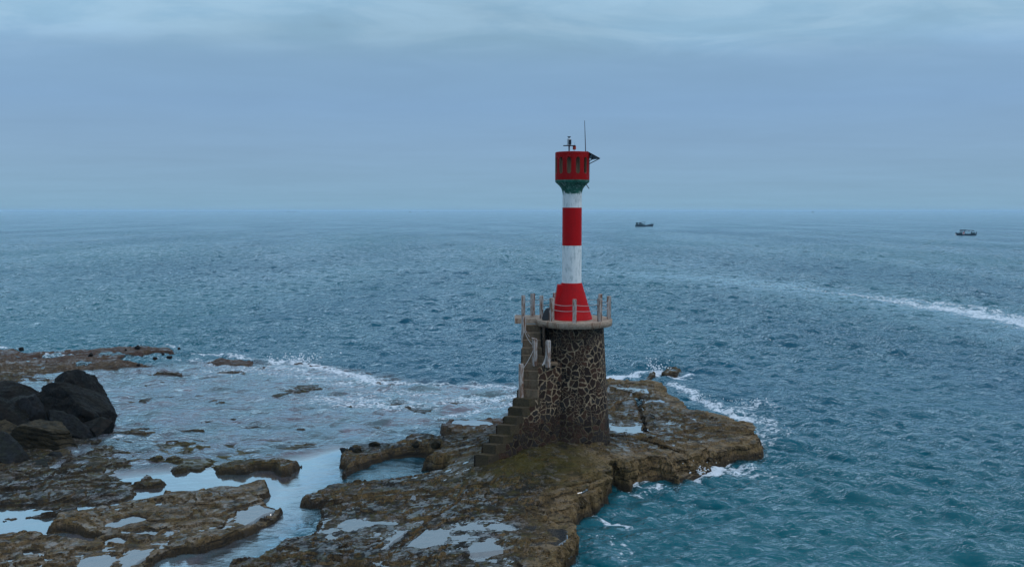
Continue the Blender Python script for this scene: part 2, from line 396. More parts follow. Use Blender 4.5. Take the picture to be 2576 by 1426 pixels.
# ------------------------------------------------------------------ terrain description
LH = (2.85, 40.0)                       # axis of the lighthouse
def plateau(x, y):
    L = .30 + .66 * sstep(x, -9.5, 1.0)
    L = L + .72 * np.exp(-(((x - 2.2) / 3.6) ** 2 + ((y - 39.0) / 3.0) ** 2))
    L = L + .38 * np.exp(-(((x + .1) / 2.0) ** 2 + ((y - 36.8) / 2.0) ** 2))
    return L - .25 * sstep(y, 44, 54)
def top_pt(u, v):
    z = .8
    for _ in range(6):
        x, y = on_z(u, v, z); z = float(plateau(np.float32(x), np.float32(y)))
    return on_z(u, v, z)
MAIN = [top_pt(*p) for p in [(1372, 1470), (1420, 1400), (1462, 1350), (1466, 1322), (1440, 1300), (1432, 1280), (1478, 1258), (1503, 1232), (1520, 1205), (1540, 1186), (1553, 1172), (1546, 1158),
    (1590, 1176), (1625, 1165), (1652, 1156), (1676, 1160), (1697, 1186), (1716, 1200), (1733, 1190), (1738, 1172), (1722, 1152), (1762, 1150), (1800, 1130), (1858, 1120), (1912, 1112), (1938, 1100), (1940, 1082), (1925, 1066), (1890, 1052), (1838, 1034), (1790, 1028), (1762, 1026),
    (1750, 1008), (1716, 992), (1705, 976), (1691, 963), (1660, 957), (1641, 946), (1612, 952), (1588, 953), (1561, 949), (1523, 947), (1470, 955), (1400, 985), (1330, 1020), (1273, 1043), (1200, 1045), (1124, 1048), (1102, 1064), (1140, 1085), (1105, 1092), (1040, 1088), (1000, 1096), (996, 1108), (930, 1110), (904, 1117), (862, 1127), (835, 1143), (836, 1160), (846, 1186), (875, 1184), (900, 1172),
    (931, 1167), (982, 1150), (1040, 1147), (1085, 1151), (1110, 1148), (1122, 1158), (1102, 1172), (1034, 1189), (982, 1197), (920, 1197), (846, 1209), (794, 1222), (745, 1240), (748, 1256), (783, 1268), (781, 1290), (774, 1310), (753, 1337), (692, 1361), (640, 1390), (580, 1411), (500, 1440), (440, 1470)]]
def P0(pts, z=.15): return [on_z(u, v, z) for u, v in pts]
SHELVES = [  # polygon, top height, edge width, dryness, rim noise
    (P0([(716, 1278), (671, 1308), (631, 1335), (586, 1361), (526, 1372), (465, 1380), (412, 1394), (375, 1432), (340, 1500), (-300, 1500), (-300, 1350), (-60, 1330), (60, 1342), (150, 1352), (215, 1366), (245, 1352), (205, 1330), (130, 1322), (112, 1308), (170, 1300), (232, 1284), (283, 1268), (404, 1248), (430, 1236), (505, 1237), (540, 1222), (598, 1218), (647, 1208), (668, 1213), (664, 1240), (640, 1252), (703, 1274)], .2), .30, .2, .55),
    (P0([(-300, 1185), (150, 1172), (240, 1122), (285, 1108), (330, 1130), (290, 1170), (300, 1200), (340, 1226), (430, 1234), (290, 1262), (230, 1284), (110, 1312), (-300, 1345)], .05), .045, .8, 0),
    (P0([(538, 1168), (565, 1158), (612, 1160), (640, 1166), (690, 1168), (752, 1166), (738, 1190), (705, 1195), (690, 1180), (640, 1178), (610, 1190), (560, 1184)], .15), .26, .3, .1),
    (P0([(342, 1214), (372, 1202), (425, 1205), (418, 1216), (372, 1222)], .12), .2, .25, 0),
    (P0([(433, 1180), (460, 1175), (489, 1176), (480, 1183), (445, 1186)], .1), .14, .2, 0),
    (P0([(687, 1096), (715, 1080), (745, 1070), (782, 1072), (760, 1086), (720, 1098)], .1), .15, .6, 0),
    (P0([(150, 1182), (180, 1150), (235, 1130), (283, 1140), (290, 1165), (240, 1185), (180, 1196)], .1), .13, .5, 0),
    (P0([(290, 1090), (350, 1085), (400, 1086), (395, 1091), (320, 1094)], .08), .10, .3, 0),
    (P0([(405, 1078), (520, 1075), (525, 1080), (430, 1083)], .08), .07, .3, 0),
    (P0([(300, 1150), (420, 1143), (430, 1149), (320, 1155)], .08), .08, .3, 0),
    (P0([(430, 1150), (460, 1145), (475, 1158), (440, 1160)], .08), .12, .3, 0),
    (P0([(245, 1108), (282, 1106), (284, 1112), (250, 1115)], .1), .16, .2, 0),
    (P0([(386, 935), (405, 931), (461, 933), (460, 936), (400, 937)], .2), .2, .3, 0),
    (P0([(-60, 1215), (40, 1212), (120, 1205), (170, 1210), (110, 1225), (0, 1232), (-60, 1236)], .12), .18, .3, 0),
    (P0([(-60, 1245), (60, 1240), (190, 1232), (300, 1236), (290, 1250), (180, 1262), (60, 1275), (-60, 1278)], .12), .20, .5, 0),
    (P0([(-60, 1290), (50, 1292), (110, 1285), (150, 1290), (90, 1302), (-60, 1312)], .12), .18, .4, 0),
    (P0([(-200, 878), (20, 880), (100, 886), (180, 882), (250, 874), (330, 870), (430, 873), (472, 885), (430, 890), (350, 895), (310, 905), (380, 915), (300, 925), (200, 922), (150, 932), (0, 935), (-200, 940)], .15), .30, 1.4, .35),
    (P0([(519, 908), (545, 895), (580, 897), (639, 906), (620, 914), (560, 915)], .2), .26, .8, .2),
    (P0([(640, 908), (760, 912), (860, 918), (960, 940), (1060, 960), (1180, 970), (1290, 966), (1290, 970), (1060, 968), (900, 940), (740, 917)], .0), .03, 1.2, 0),
    (P0([(-60, 940), (60, 942), (150, 948), (220, 950), (280, 945), (250, 955), (150, 962), (-60, 960)], .1), .10, 1.0, .1),
    (P0([(1555, 1232), (1569, 1218), (1600, 1224), (1630, 1214), (1660, 1206), (1715, 1214), (1745, 1203), (1772, 1196), (1806, 1172), (1850, 1140), (1890, 1120), (1880, 1090), (1700, 1110), (1546, 1140)], .2), .30, .45, .8),
    (P0([(1655, 940), (1672, 928), (1710, 926), (1722, 934), (1700, 942), (1672, 945)], .2), .20, .3, .3),
    (P0([(1610, 952), (1625, 938), (1645, 930), (1655, 940), (1640, 952)], .2), .24, .3, .2),
    (P0([(-80, 1200), (-80, 1060), (60, 1040), (230, 1060), (280, 1098), (235, 1112), (190, 1142), (150, 1165), (130, 1185), (80, 1205), (0, 1215)], .1), .05, .8, 0),
]
LAGOON = P0([(-300, 925), (0, 930), (300, 925), (520, 912), (760, 915), (900, 938), (1060, 966), (1290, 970), (1440, 960), (1300, 1050), (1100, 1075), (1000, 1095), (830, 1150), (760, 1240), (720, 1300), (500, 1450), (-300, 1500)], 0)
CALM = P0([(-200, 1150), (300, 1200), (600, 1168), (760, 1155), (850, 1130), (1120, 1120), (1120, 1200), (850, 1215), (800, 1290), (700, 1380), (560, 1450), (-200, 1500)], 0)
FLATS = P0([(220, 1110), (330, 1080), (480, 1085), (560, 1130), (640, 1150), (540, 1172), (500, 1205), (420, 1232), (300, 1262), (200, 1280), (100, 1240), (150, 1190)], 0)
POOLS_MAIN = [  # outlines of larger pools on the main shelf
    [(945, 1372), (985, 1345), (1005, 1325), (1050, 1330), (1100, 1322), (1122, 1330), (1115, 1345), (1120, 1360), (1075, 1374), (1020, 1370)],
    [(1186, 1372), (1200, 1360), (1235, 1358), (1262, 1366), (1262, 1378), (1225, 1385), (1195, 1382)],
    [(1320, 1359), (1332, 1356), (1338, 1366), (1322, 1369)], [(1343, 1358), (1357, 1357), (1354, 1369), (1344, 1368)],
    [(734, 1396), (750, 1388), (790, 1392), (784, 1403), (745, 1407)], [(818, 1337), (835, 1333), (855, 1341), (835, 1346), (820, 1344)],
    [(930, 1300), (990, 1297), (992, 1305), (940, 1303)], [(1010, 1190 + 8), (1045, 1190), (1050, 1196), (1015, 1200)],
    [(884, 1208), (948, 1203), (945, 1209), (890, 1214)], [(1145, 1253), (1185, 1246), (1187, 1253), (1150, 1258)],
    [(1228, 1258), (1248, 1250), (1258, 1258), (1240, 1266)], [(1276, 1254), (1295, 1248), (1297, 1256), (1280, 1264)],
    [(1155, 1057), (1190, 1052), (1230, 1056), (1256, 1062), (1220, 1066), (1190, 1064)], [(1010, 1117), (1035, 1116), (1036, 1122), (1018, 1123)],
    [(1160, 1116), (1186, 1115), (1184, 1122), (1162, 1122)], [(1535, 1055), (1560, 1057), (1590, 1060), (1588, 1064), (1550, 1062)],
    [(1548, 1080), (1580, 1076), (1585, 1081), (1552, 1085)], [(1648, 980), (1668, 978), (1676, 986), (1650, 989)], [(1725, 1020), (1760, 1023), (1740, 1027)],
    [(1636, 1105), (1662, 1104), (1664, 1107), (1640, 1108)], [(1585, 1128), (1625, 1118), (1655, 1122), (1640, 1130), (1600, 1135)],
    [(1710, 1066), (1760, 1062), (1762, 1068), (1715, 1071)], [(1780, 1062), (1830, 1060), (1832, 1066), (1790, 1068)],
    [(850, 1416), (890, 1410), (930, 1412), (1030, 1416), (1020, 1436), (850, 1440)], [(925, 1398), (955, 1397), (955, 1404), (928, 1405)], [(1045, 1298), (1085, 1290), (1092, 1294), (1055, 1306)],
]
POOLS_MAIN = [[top_pt(u, v) for u, v in p] for p in POOLS_MAIN]
POOLS_LEFT = [P0(p, .28) for p in [
    [(266, 1315), (290, 1302), (330, 1292), (376, 1297), (360, 1308), (320, 1314), (290, 1320)], [(335, 1333), (360, 1328), (395, 1331), (390, 1339), (350, 1341)],
    [(195, 1420), (205, 1402), (240, 1394), (285, 1392), (288, 1402), (270, 1425), (200, 1440)], [(250, 1352), (285, 1346), (322, 1352), (310, 1362), (262, 1362)],
    [(598, 1280), (640, 1278), (642, 1288), (615, 1292)], [(505, 1270), (540, 1272), (562, 1278), (540, 1284), (512, 1280)], [(384, 1258), (400, 1255), (410, 1266), (390, 1270)],
    [(438, 1262), (470, 1260), (462, 1268), (440, 1268)], [(60, 1380), (110, 1376), (112, 1390), (60, 1396)], [(0, 1402), (40, 1396), (42, 1410), (0, 1420)], [(560, 1252), (590, 1250), (585, 1258)]]]
CRACKS = [([(1198, 1204), (1160, 1245), (1130, 1275), (1102, 1289), (1040, 1325), (980, 1380)], .07, .10), ([(1606, 986), (1616, 1020), (1628, 1050), (1633, 1072)], .22, .5), ([(1534, 1092), (1610, 1098), (1660, 1112), (1714, 1128)], .14, .3),
          ([(1585, 990), (1560, 1000), (1545, 1022)], .15, .3), ([(1000, 1235), (900, 1250), (800, 1262)], .18, .22), ([(1500, 1195), (1440, 1215), (1370, 1235), (1330, 1260)], .14, .16), ([(1350, 1180), (1400, 1168), (1480, 1172)], .3, .14), ([(1320, 1275), (1370, 1300), (1430, 1305)], .2, .1), ([(960, 1440), (900, 1405), (830, 1400)], .15, .2)]
CRACKS = [([top_pt(*p) for p in c], w, d) for c, w, d in CRACKS]

CARVE = [(P0([(868, 1196), (905, 1182), (931, 1171), (982, 1155), (1040, 1151), (1085, 1154), (1112, 1153), (1116, 1160), (1098, 1172), (1034, 1187), (982, 1194), (930, 1193), (880, 1202)], 0), -.3),
    (P0([(305, 906), (350, 896), (420, 891), (478, 894), (470, 903), (400, 908), (340, 914)], 0), -.12), (P0([(60, 905), (120, 898), (200, 895), (180, 902), (90, 910)], 0), -.1), (P0([(108, 945), (150, 941), (195, 944), (190, 951), (130, 953)], 0), -.2),
    (P0([(40, 970), (100, 964), (185, 966), (180, 976), (60, 980)], 0), -.2),]
STEPS = [([(1525, 965), (1600, 985), (1613, 1015), (1627, 1050), (1634, 1080), (1580, 1092), (1530, 1080), (1500, 1000)], -.24), ([(1534, 1092), (1610, 1098), (1660, 1112), (1714, 1128), (1760, 1150), (1740, 1190), (1660, 1200), (1553, 1180), (1500, 1150)], -.13),
    ([(846, 1209), (1190, 1205), (1102, 1289), (980, 1380), (900, 1460), (400, 1500), (640, 1361), (740, 1310), (760, 1268), (700, 1240)], -.07), ([(720, 1240), (800, 1218), (900, 1214), (1000, 1222), (1170, 1216), (1130, 1240), (1000, 1246), (900, 1252), (800, 1266), (760, 1262)], .12),
    ([(1330, 1262), (1400, 1248), (1470, 1225), (1520, 1200), (1560, 1215), (1500, 1300), (1432, 1300), (1400, 1312), (1350, 1305), (1370, 1285)], -.20), ([(1690, 1085), (1780, 1075), (1880, 1080), (1960, 1090), (1960, 1140), (1850, 1150), (1800, 1125), (1740, 1105)], -.16),
    ([(1640, 975), (1690, 985), (1745, 1012), (1780, 1040), (1740, 1060), (1660, 1050), (1625, 1010)], .10), ([(1180, 1225), (1300, 1215), (1400, 1205), (1500, 1185), (1520, 1200), (1440, 1225), (1330, 1250), (1200, 1258)], -.09), ([(1120, 1390), (1300, 1375), (1420, 1385), (1420, 1480), (1050, 1480)], -.10)]
STEPS = [([top_pt(*q) for q in p], d) for p, d in STEPS]
CAVES = [([(1640, 1168), (1672, 1162), (1694, 1180), (1690, 1200), (1650, 1196)], .55), ([(1762, 1128), (1782, 1118), (1800, 1132), (1790, 1150), (1768, 1148)], .6), ([(1530, 1250), (1548, 1225), (1556, 1240)], .5)]
CAVES = [([top_pt(*q) for q in p], d) for p, d in CAVES]
def terrace(d, t, k=.62):
    q = np.floor(d / t); f = d / t - q
    return (q + .12 * f + .88 * sstep(f, .5 - k * .3, .5 + k * .3)) * t
def height(X, Y, full=True):
    wx = fbm(X, Y, 1.9, 5, .5, 3) * .30; wy = fbm(X, Y, 1.9, 5, .5, 31) * .34
    wq = 1 - .45 * sstep(X, 1, 5); wx = wx * wq; wy = wy * wq
    X1 = X + wx; Y1 = Y + wy
    bumpy = fbm(X, Y, 3.2, 7, .56, 50)
    lag = sdf(X, Y, LAGOON, 6)
    far_sea = -2.2 + .4 * fbm(X, Y, 6, 3, .5, 70)
    floor = far_sea + (-.135 + .145 * fbm(X, Y, 2.6, 6, .58, 71) - far_sea) * sstep(lag, -3.5, .5)
    cal = sdf(X, Y, CALM, 4)
    flat = sdf(X, Y, FLATS, 4)
    floor = floor + .10 * sstep(flat, -1.5, 1.5) + .05 * fbm(X * .6, Y, 1.2, 5, .6, 74) * sstep(flat, -1, 1)
    floor = floor - .20 * sstep(cal, -.5, 1.5) * (1 - .75 * sstep(flat, -.5, 1)) + .14 * sstep(-X, 9, 17) * sstep(cal, 0, 2) * (Y < 44)
    H = floor.copy()
    dry = np.zeros_like(X); sheet = np.full(X.shape, -9, np.float32)
    for (poly, top, w, dr) in SHELVES:
        s = sdf(X1, Y1, poly, 3)
        t = top * (1 + .3 * fbm(X, Y, 1.5, 3, .5, 7)) + .16 * bumpy - .07 * np.exp(-(np.abs(fbm(X * .6, Y, 1.8, 5, .55, 640)) / .03) ** 2) + .03 * fbm(X, Y, .6, 5, .62, 91)
        if top == .30 and w == .2:
            for p in POOLS_LEFT: t = t - .24 * sstep(sdf(X + wx * .3, Y + wy * .3, p, 1.5), -.18, .22)
            sheet = np.where(s > .15, .20 - .5 * sstep(s, .45, .2), sheet)
        p = sstep(s + .06 * fbm(X, Y, .5, 3, .6, 645), -w * .5, w * .8)
        hk = floor + (t - floor) * p
        hk = floor + (terrace(hk - floor + .05 * bumpy, .12, .3) * .8 + .2 * (hk - floor))
        m = hk > H; H = np.where(m, hk, H); dry = np.where(m & (s > -w), dr, dry)
    L = plateau(X, Y)
    for p, d in STEPS:
        L = L + d * sstep(sdf(X + wx * .8, Y + wy * .8, p, 1.0), -.05, .07)
    for p, d in CAVES: L = L - d * sstep(sdf(X + wx * .5, Y + wy * .5, p, 1.0), -.1, .15)
    s = sdf(X1, Y1, MAIN, 4)
    n = .15 * bumpy + .045 * fbm(X, Y, .8, 6, .62, 90)
    cr1 = np.abs(fbm(X * .55, Y, 2.4, 5, .55, 600)); cr2 = np.abs(fbm(X, Y, 1.1, 5, .6, 620))
    n = n - .11 * np.exp(-(cr1 / .022) ** 2) * sstep(fbm(X, Y, 3, 2, .5, 630), -.1, .2) - .05 * np.exp(-(cr2 / .03) ** 2) - .03 * sstep(s, .2, 2.5)
    big = fbm(X * .7, Y, 5.5, 3, .5, 120) * .035
    n = n + big * sstep(s, .3, 1.5)
    pit = fbm(X, Y, .42, 4, .6, 95); n = n - .035 * sstep(pit, .25, .6) + .012 * sstep(-pit, .1, .5)
    n = n + .05 * fbm(X, Y, 1.3, 5, .65, 97)
    near = np.exp(-(((X - 2.2) / 3.2) ** 2 + ((Y - 38.5) / 3.2) ** 2))
    n = n * (1 - .6 * near) + .05 * near
    for p in POOLS_MAIN: n = n - .15 * sstep(sdf(X + wx * .35, Y + wy * .35, p, 1.5), -.16, .2)
    for c, w, d in CRACKS: n = n - d * np.exp(-(segd(X + wx * .5, Y + wy * .5, c) / w) ** 2)
    w = .50 + .22 * fbm(X, Y, 1.7, 3, .5, 140) + .45 * sstep(X, 3.5, 6.5)
    prof = sstep(s + .1 * fbm(X, Y, .5, 3, .5, 150), -w * .35, w * .75)
    hk = (floor - L) * (1 - prof) + n * prof - .10 * sstep(X, 3.5, 7) * sstep(s, 1.2, .1) * prof
    hk = np.where(prof > .97, (terrace(hk + 1, .10, .25) - 1) * .9 + hk * .1, terrace(hk + .10 * fbm(X, Y, 2, 5, .55, 160), .17, .35) * .85 + hk * .15)
    hk = L + hk
    m = hk > H; H = np.where(m, hk, H)
    edge_r = sstep(X, -5, 1.5) * sstep(s, 2.6, .2) * 1.0 + .22 * sstep(X, 3, 8)
    dry = np.where(m, np.clip(edge_r, 0, 1), dry)
    CV_ = []
    for p, zc_ in CARVE:
        cs = sdf(X + wx * .4, Y + wy * .5, p, 1.5); H = H - np.clip(H - zc_, 0, None) * sstep(cs, -.25, .25); CV_.append(cs)
    if not full: return H, lag, cal
    inn = s > 1.0; off = np.percentile((H - L)[inn & (H > L - .2)], 10) if inn.any() else -.1
    print('SHEET', off)
    s0_ = .6 + 1.2 * sstep(X, 3, 4.5); sheet = np.where(s > s0_ - .3, L + off - .5 * sstep(s - s0_, 0, -.25), sheet)
    for c, w, d in CRACKS: sheet = sheet - .5 * sstep(segd(X + wx * .5, Y + wy * .5, c), .38, .2)
    for q in CV_: sheet = sheet - .6 * sstep(q, -.5, -.3)
    mossb = np.exp(-(((X + 15) / 3.8) ** 2 + ((Y - 42) / 3.5) ** 2)) + .85 * np.exp(-(((X - .8) / 3.2) ** 2 + ((Y - 36.3) / 1.8) ** 2))
    purple = np.clip(sstep(Y, 62, 70) * (X < 5) + np.exp(-(((X + 2) / 3.5) ** 2 + ((Y - 46.5) / 2.2) ** 2)), 0, 1)
    return H, dry, sheet, np.clip(mossb, 0, 1), purple

def grid_mesh(name, X, Y, Z, rows, cols, attrs, mat, keep=None, allv=False):
    N = rows * cols; me = bpy.data.meshes.new(name)
    i = np.arange(rows - 1)[:, None] * cols + np.arange(cols - 1)[None, :]
    F = np.stack([i, i + 1, i + cols + 1, i + cols], -1).reshape(-1, 4).astype(np.int32)
    co = np.stack([X, Y, Z], -1).astype(np.float32)
    if keep is not None:
        F = F[keep[F].all(1) if allv else keep[F].any(1)]
        used = np.unique(F); rm = np.full(N, -1, np.int32); rm[used] = np.arange(len(used)); F = rm[F]; co = co[used]
        attrs = {k: v[used] for k, v in attrs.items()}
    me.vertices.add(len(co)); me.vertices.foreach_set('co', co.ravel())
    me.loops.add(F.size); me.loops.foreach_set('vertex_index', F.ravel())
    me.polygons.add(len(F)); me.polygons.foreach_set('loop_start', np.arange(0, F.size, 4, dtype=np.int32))
    me.polygons.foreach_set('use_smooth', np.ones(len(F), bool))
    me.update(calc_edges=True)
    for k, v in attrs.items():
        a = me.attributes.new(k, 'FLOAT', 'POINT'); a.data.foreach_set('value', v.astype(np.float32))
    me.materials.append(mat)
    o = bpy.data.objects.new(name, me); COL.objects.link(o); return o

def fan(s0, s1, ds, ys):
    s = np.arange(s0, s1, ds, dtype=np.float32)
    Y = np.repeat(ys.astype(np.float32), len(s)); X = np.tile(s, len(ys)) * Y
    return X, Y, len(ys), len(s)
ys = [21.0]
while ys[-1] < 92: ys.append(ys[-1] * 1.0018)
X, Y, rr, cc = fan(-.80, .55, .0014, np.array(ys))
Hh, dry, sheet, moss, purple = height(X, Y)
M_ROCK = mat_rock()
Hg = Hh.reshape(rr, cc); Xg = X.reshape(rr, cc); Yg = Y.reshape(rr, cc)
def blur(a, n=3):
    for _ in range(n):
        a = (a + np.roll(a, 1, 0) + np.roll(a, -1, 0) + np.roll(a, 1, 1) + np.roll(a, -1, 1)) / 5
    return a
Hs = blur(Hg, 6)
gx = (np.roll(Hs, -1, 1) - np.roll(Hs, 1, 1)) / (np.roll(Xg, -1, 1) - np.roll(Xg, 1, 1) + 1e-9)
gyt = (np.roll(Hs, -1, 0) - np.roll(Hs, 1, 0)) / (np.roll(Yg, -1, 0) - np.roll(Yg, 1, 0) + 1e-9)
gy = gyt - gx * (Xg / Yg)
gm = np.hypot(gx, gy) + 1e-6; st_ = sstep(gm, .35, 1.1) * sstep(blur(Hg, 3), .05, .7) * (.25 + .75 * sstep(Xg, -4, 1)); st_[:3] = 0; st_[-3:] = 0; st_[:, :3] = 0; st_[:, -3:] = 0
zz_ = Hg + .12 * fbm(Xg, Yg, 4, 3, .5, 500)
ledge = vnoise(zz_ * 6.5, Xg * .25, 510) * .6 + vnoise(zz_ * 15, Xg * .5 + Yg * .4, 520) * .4 + .5 * fbm(Xg * 1.0, zz_ * 3 + Yg, .6, 4, .6, 530)
und = -.20 * sstep(zz_, .55, .25) * sstep(zz_, -.1, .1)
amt = st_ * (.30 * ledge + und)
X = (Xg - gx / gm * amt).ravel().astype(np.float32); Y = (Yg - gy / gm * amt).ravel().astype(np.float32)
keep = Hh > -1.2
o = grid_mesh('rock_shore', X, Y, Hh, rr, cc, {'dry': dry, 'moss': moss, 'purple': purple}, M_ROCK, keep)
o.data.polygons.foreach_set('use_smooth', np.zeros(len(o.data.polygons), bool))
tag(o, kind='structure')
pk = (sheet > -1) & (Hh < sheet + .06)
o = grid_mesh('pool_water', X, Y, np.maximum(sheet, -1), rr, cc, {}, mat_pool(), (sheet > -1) & (np.roll(sheet, 1) > -1) & (np.roll(sheet, -1) > -1) & (np.roll(sheet, cc) > -1) & (np.roll(sheet, -cc) > -1), True)
tag(o, kind='structure')
def ground_z(x, y):
    return float(height(np.array([x], np.float32), np.array([y], np.float32), False)[0][0])

# ------------------------------------------------------------------ sea
def ocean_tile(N, L, lp, rms, wdir, seed, lmin=.5, spread=4):
    g = np.random.default_rng(seed); k1 = np.fft.fftfreq(N, L / N) * 2 * math.pi
    kx, ky = np.meshgrid(k1, k1); k = np.hypot(kx, ky); k[0, 0] = 1
    kp = 2 * math.pi / lp
    S = np.exp(-1.2 * (kp / k) ** 2) / k ** 3.6 * np.exp(-(k * lmin / 6.28) ** 2)
    cosd = (kx * math.cos(wdir) + ky * math.sin(wdir)) / k
    S *= np.abs(cosd) ** spread; S[0, 0] = 0
    A = np.sqrt(S) * (g.normal(size=(N, N)) + 1j * g.normal(size=(N, N)))
    h = np.real(np.fft.ifft2(A)); sc = rms / h.std()
    dx = np.real(np.fft.ifft2(A * 1j * kx / k)) * sc; dy = np.real(np.fft.ifft2(A * 1j * ky / k)) * sc
    return h * sc, dx, dy
def sample(T, L, X, Y):
    N = T[0].shape[0]; u = (X / L) % 1 * N; v = (Y / L) % 1 * N
    i = u.astype(int) % N; j = v.astype(int) % N; fu = u - np.floor(u); fv = v - np.floor(v); i2 = (i + 1) % N; j2 = (j + 1) % N
    return [t[j, i] * (1 - fu) * (1 - fv) + t[j, i2] * fu * (1 - fv) + t[j2, i] * (1 - fu) * fv + t[j2, i2] * fu * fv for t in T]
ys = [13.0]
while ys[-1] < 500: ys.append(ys[-1] * (1.0028 if 27 < ys[-1] < 300 else 1.0042))
while ys[-1] < 40000: ys.append(ys[-1] * 1.012)
X, Y, rr, cc = fan(-1.0, 1.0, .0026, np.array(ys))
near = (Y < 95) & (X > -.84 * Y) & (X < .6 * Y)
depth = np.ones_like(X); opac = np.ones_like(X); calm = np.zeros_like(X); shore = np.zeros_like(X)
idx = np.nonzero(near)[0]
h0, lag, cal = height(X[idx], Y[idx], False)
lagf = sstep(lag, -2.0, 1.5)
fade = sstep(95 - Y[idx], 0, 6)
depth[idx] = 1 - lagf * .93 * fade
opac[idx] = np.clip(1 - np.exp(-np.clip(-h0, 0, 9) * 2.6), 0, 1)
opac[idx] = np.maximum(opac[idx], 1 - fade)
calm[idx] = np.clip(.38 * lagf + .62 * sstep(cal, -1.5, .4), 0, 1) * fade
main_s = np.full(X.shape, -4, np.float32); main_s[idx] = sdf(X[idx], Y[idx], MAIN, 4)
FOAMS = [([(740, 908), (800, 922), (870, 938), (950, 962)], 1.1, .85), ([(560, 935), (700, 922), (760, 945), (900, 965)], 3.0, .55), ([(950, 962), (1060, 966), (1180, 972), (1290, 976)], 1.2, .62),
    ([(810, 1005), (900, 1012), (1000, 1020), (1100, 1015), (1290, 1000)], 2.3, .60), ([(1120, 1052), (1200, 1035), (1290, 1020)], .8, .62), ([(830, 1000), (960, 985), (1100, 990)], 1.3, .5),
    ([(500, 893), (560, 890), (640, 905), (740, 915)], .7, .72), ([(1540, 950), (1600, 945), (1640, 940)], .9, .95), ([(1648, 934), (1660, 944), (1700, 952), (1730, 945)], .7, 1.05),
    ([(1700, 968), (1740, 990), (1775, 1018), (1840, 1040), (1890, 1062)], .75, .82), ([(1790, 1020), (1860, 1030), (1920, 1020)], 1.0, .62), ([(1850, 1030), (1925, 1060), (1945, 1100)], 1.4, .55), ([(1925, 1090), (1920, 1115), (1890, 1125)], .5, .6),
    ([(1736, 1206), (1780, 1192), (1810, 1172), (1820, 1150)], .55, 1.1), ([(1760, 1195), (1830, 1185), (1880, 1180)], .8, .8), ([(1860, 1180), (1940, 1195), (1960, 1200)], .8, .45),
    ([(1590, 1225), (1600, 1208), (1650, 1190), (1680, 1195)], .35, .8), ([(1570, 1232), (1610, 1240), (1640, 1228)], .5, .6), ([(1445, 1296), (1480, 1305), (1540, 1318), (1570, 1330)], .35, .85), ([(1500, 1300), (1560, 1290)], .3, .4), ([(1555, 1215), (1560, 1225)], .2, .8), ([(1470, 1335), (1540, 1390), (1600, 1426)], 1.0, .36), ([(1450, 1420), (1520, 1440)], .8, .3),
    ([(0, 874), (30, 876)], .8, .8), ([(420, 868), (440, 872)], .5, .8), ([(290, 1105), (330, 1100)], .3, .7), ([(60, 895), (200, 900), (300, 905)], .8, .55), ([(350, 900), (470, 905), (600, 925)], 1.2, .5)]
foam = np.zeros_like(X)
Xf = X[idx] + fbm(X[idx], Y[idx], 1.5, 4, .6, 201) * .5; Yf = Y[idx] + fbm(X[idx], Y[idx], 1.5, 4, .6, 211) * .5
fl = np.zeros(len(idx), np.float32)
for pts, w, st in FOAMS:
    fl = np.maximum(fl, st * np.exp(-(segd(Xf, Yf, P0(pts, 0)) / w) ** 2))
# thin lapping line where the sea touches exposed rock on the seaward side
lap = np.exp(-((h0 + .12) / .22) ** 2) * sstep(Xf, -2, 3) * .42
foam[idx] = np.maximum(fl, lap)
# long curved wake
WAKE = [(2900, 880), (2700, 845), (2576, 812), (2450, 790), (2330, 770), (2200, 752), (2080, 735), (1950, 718), (1800, 703), (1600, 690), (1400, 680), (1150, 677), (850, 684), (700, 692)]
wp = P0(WAKE, 0)
big = (Y > 60) & (Y < 260) & (X > -110) & (X < 260)
bi = np.nonzero(big)[0]
xs, yy = X[bi], Y[bi]
xw = xs + fbm(xs, yy, 7, 4, .6, 300) * 1.6; yw = yy + fbm(xs, yy, 7, 4, .6, 310) * 2.2
wd = segd(xw, yw, wp)
u_ = CU + FPX * xs / yy
str_ = .08 + .14 * sstep(u_, 900, 1500) + .62 * sstep(u_, 1750, 2450)
wv = np.exp(-(wd / (1.7 + 1.6 * sstep(u_, 2000, 2500))) ** 2) * str_
wp2 = P0([(2900, 850), (2700, 815), (2576, 800), (2450, 775), (2330, 758), (2200, 748)], 0)
wv = np.maximum(wv, np.exp(-(segd(xw, yw, wp2) / 1.6) ** 2) * str_ * .85)
foam[bi] = np.maximum(foam[bi], wv)
calm[bi] = np.maximum(calm[bi], .26 * np.exp(-(wd / 8) ** 2) * (.35 + .65 * sstep(u_, 1000, 2000)))
T1 = ocean_tile(512, 43.0, 2.8, 1, R(80), 5, .30, 1.5); T2 = ocean_tile(512, 171.0, 7.0, 1, R(97), 6, 1.2, 2.5); T3 = ocean_tile(256, 67.0, 1.7, 1, R(60), 8, .5, 2)
a1 = sample(T1, 43.0, X, Y); a2 = list(sample(T2, 171.0, X, Y)); a1 = list(a1); a3 = sample(T3, 67.0, X * .96 + Y * .28, Y * .96 - X * .28)
distf = np.exp(-np.maximum(Y - 60, 0) / 1500.0)
amp = (1 - .985 * np.clip(calm * 1.12, 0, 1)) * distf
gust = 1 + .45 * fbm(X / (1 + Y / 400), Y / (1 + Y / 400), 14, 3, .5, 400)
a2[0] = a2[0] + .35 * np.clip(a2[0] - .6, 0, 3) ** 1.5; a1[0] = a1[0] + .3 * np.clip(a1[0] - .8, 0, 3) ** 1.5
A1, A2, A3 = .088 * amp * gust, .125 * amp * (.25 + .75 * sstep(Y + X * .6, 45, 150)), .026 * amp
Z = a1[0] * A1 + a2[0] * A2 + a3[0] * A3
Xs = X - (a1[1] * A1 * 1.25 + a2[1] * A2); Ys = Y - (a1[2] * A1 * 1.25 + a2[2] * A2)
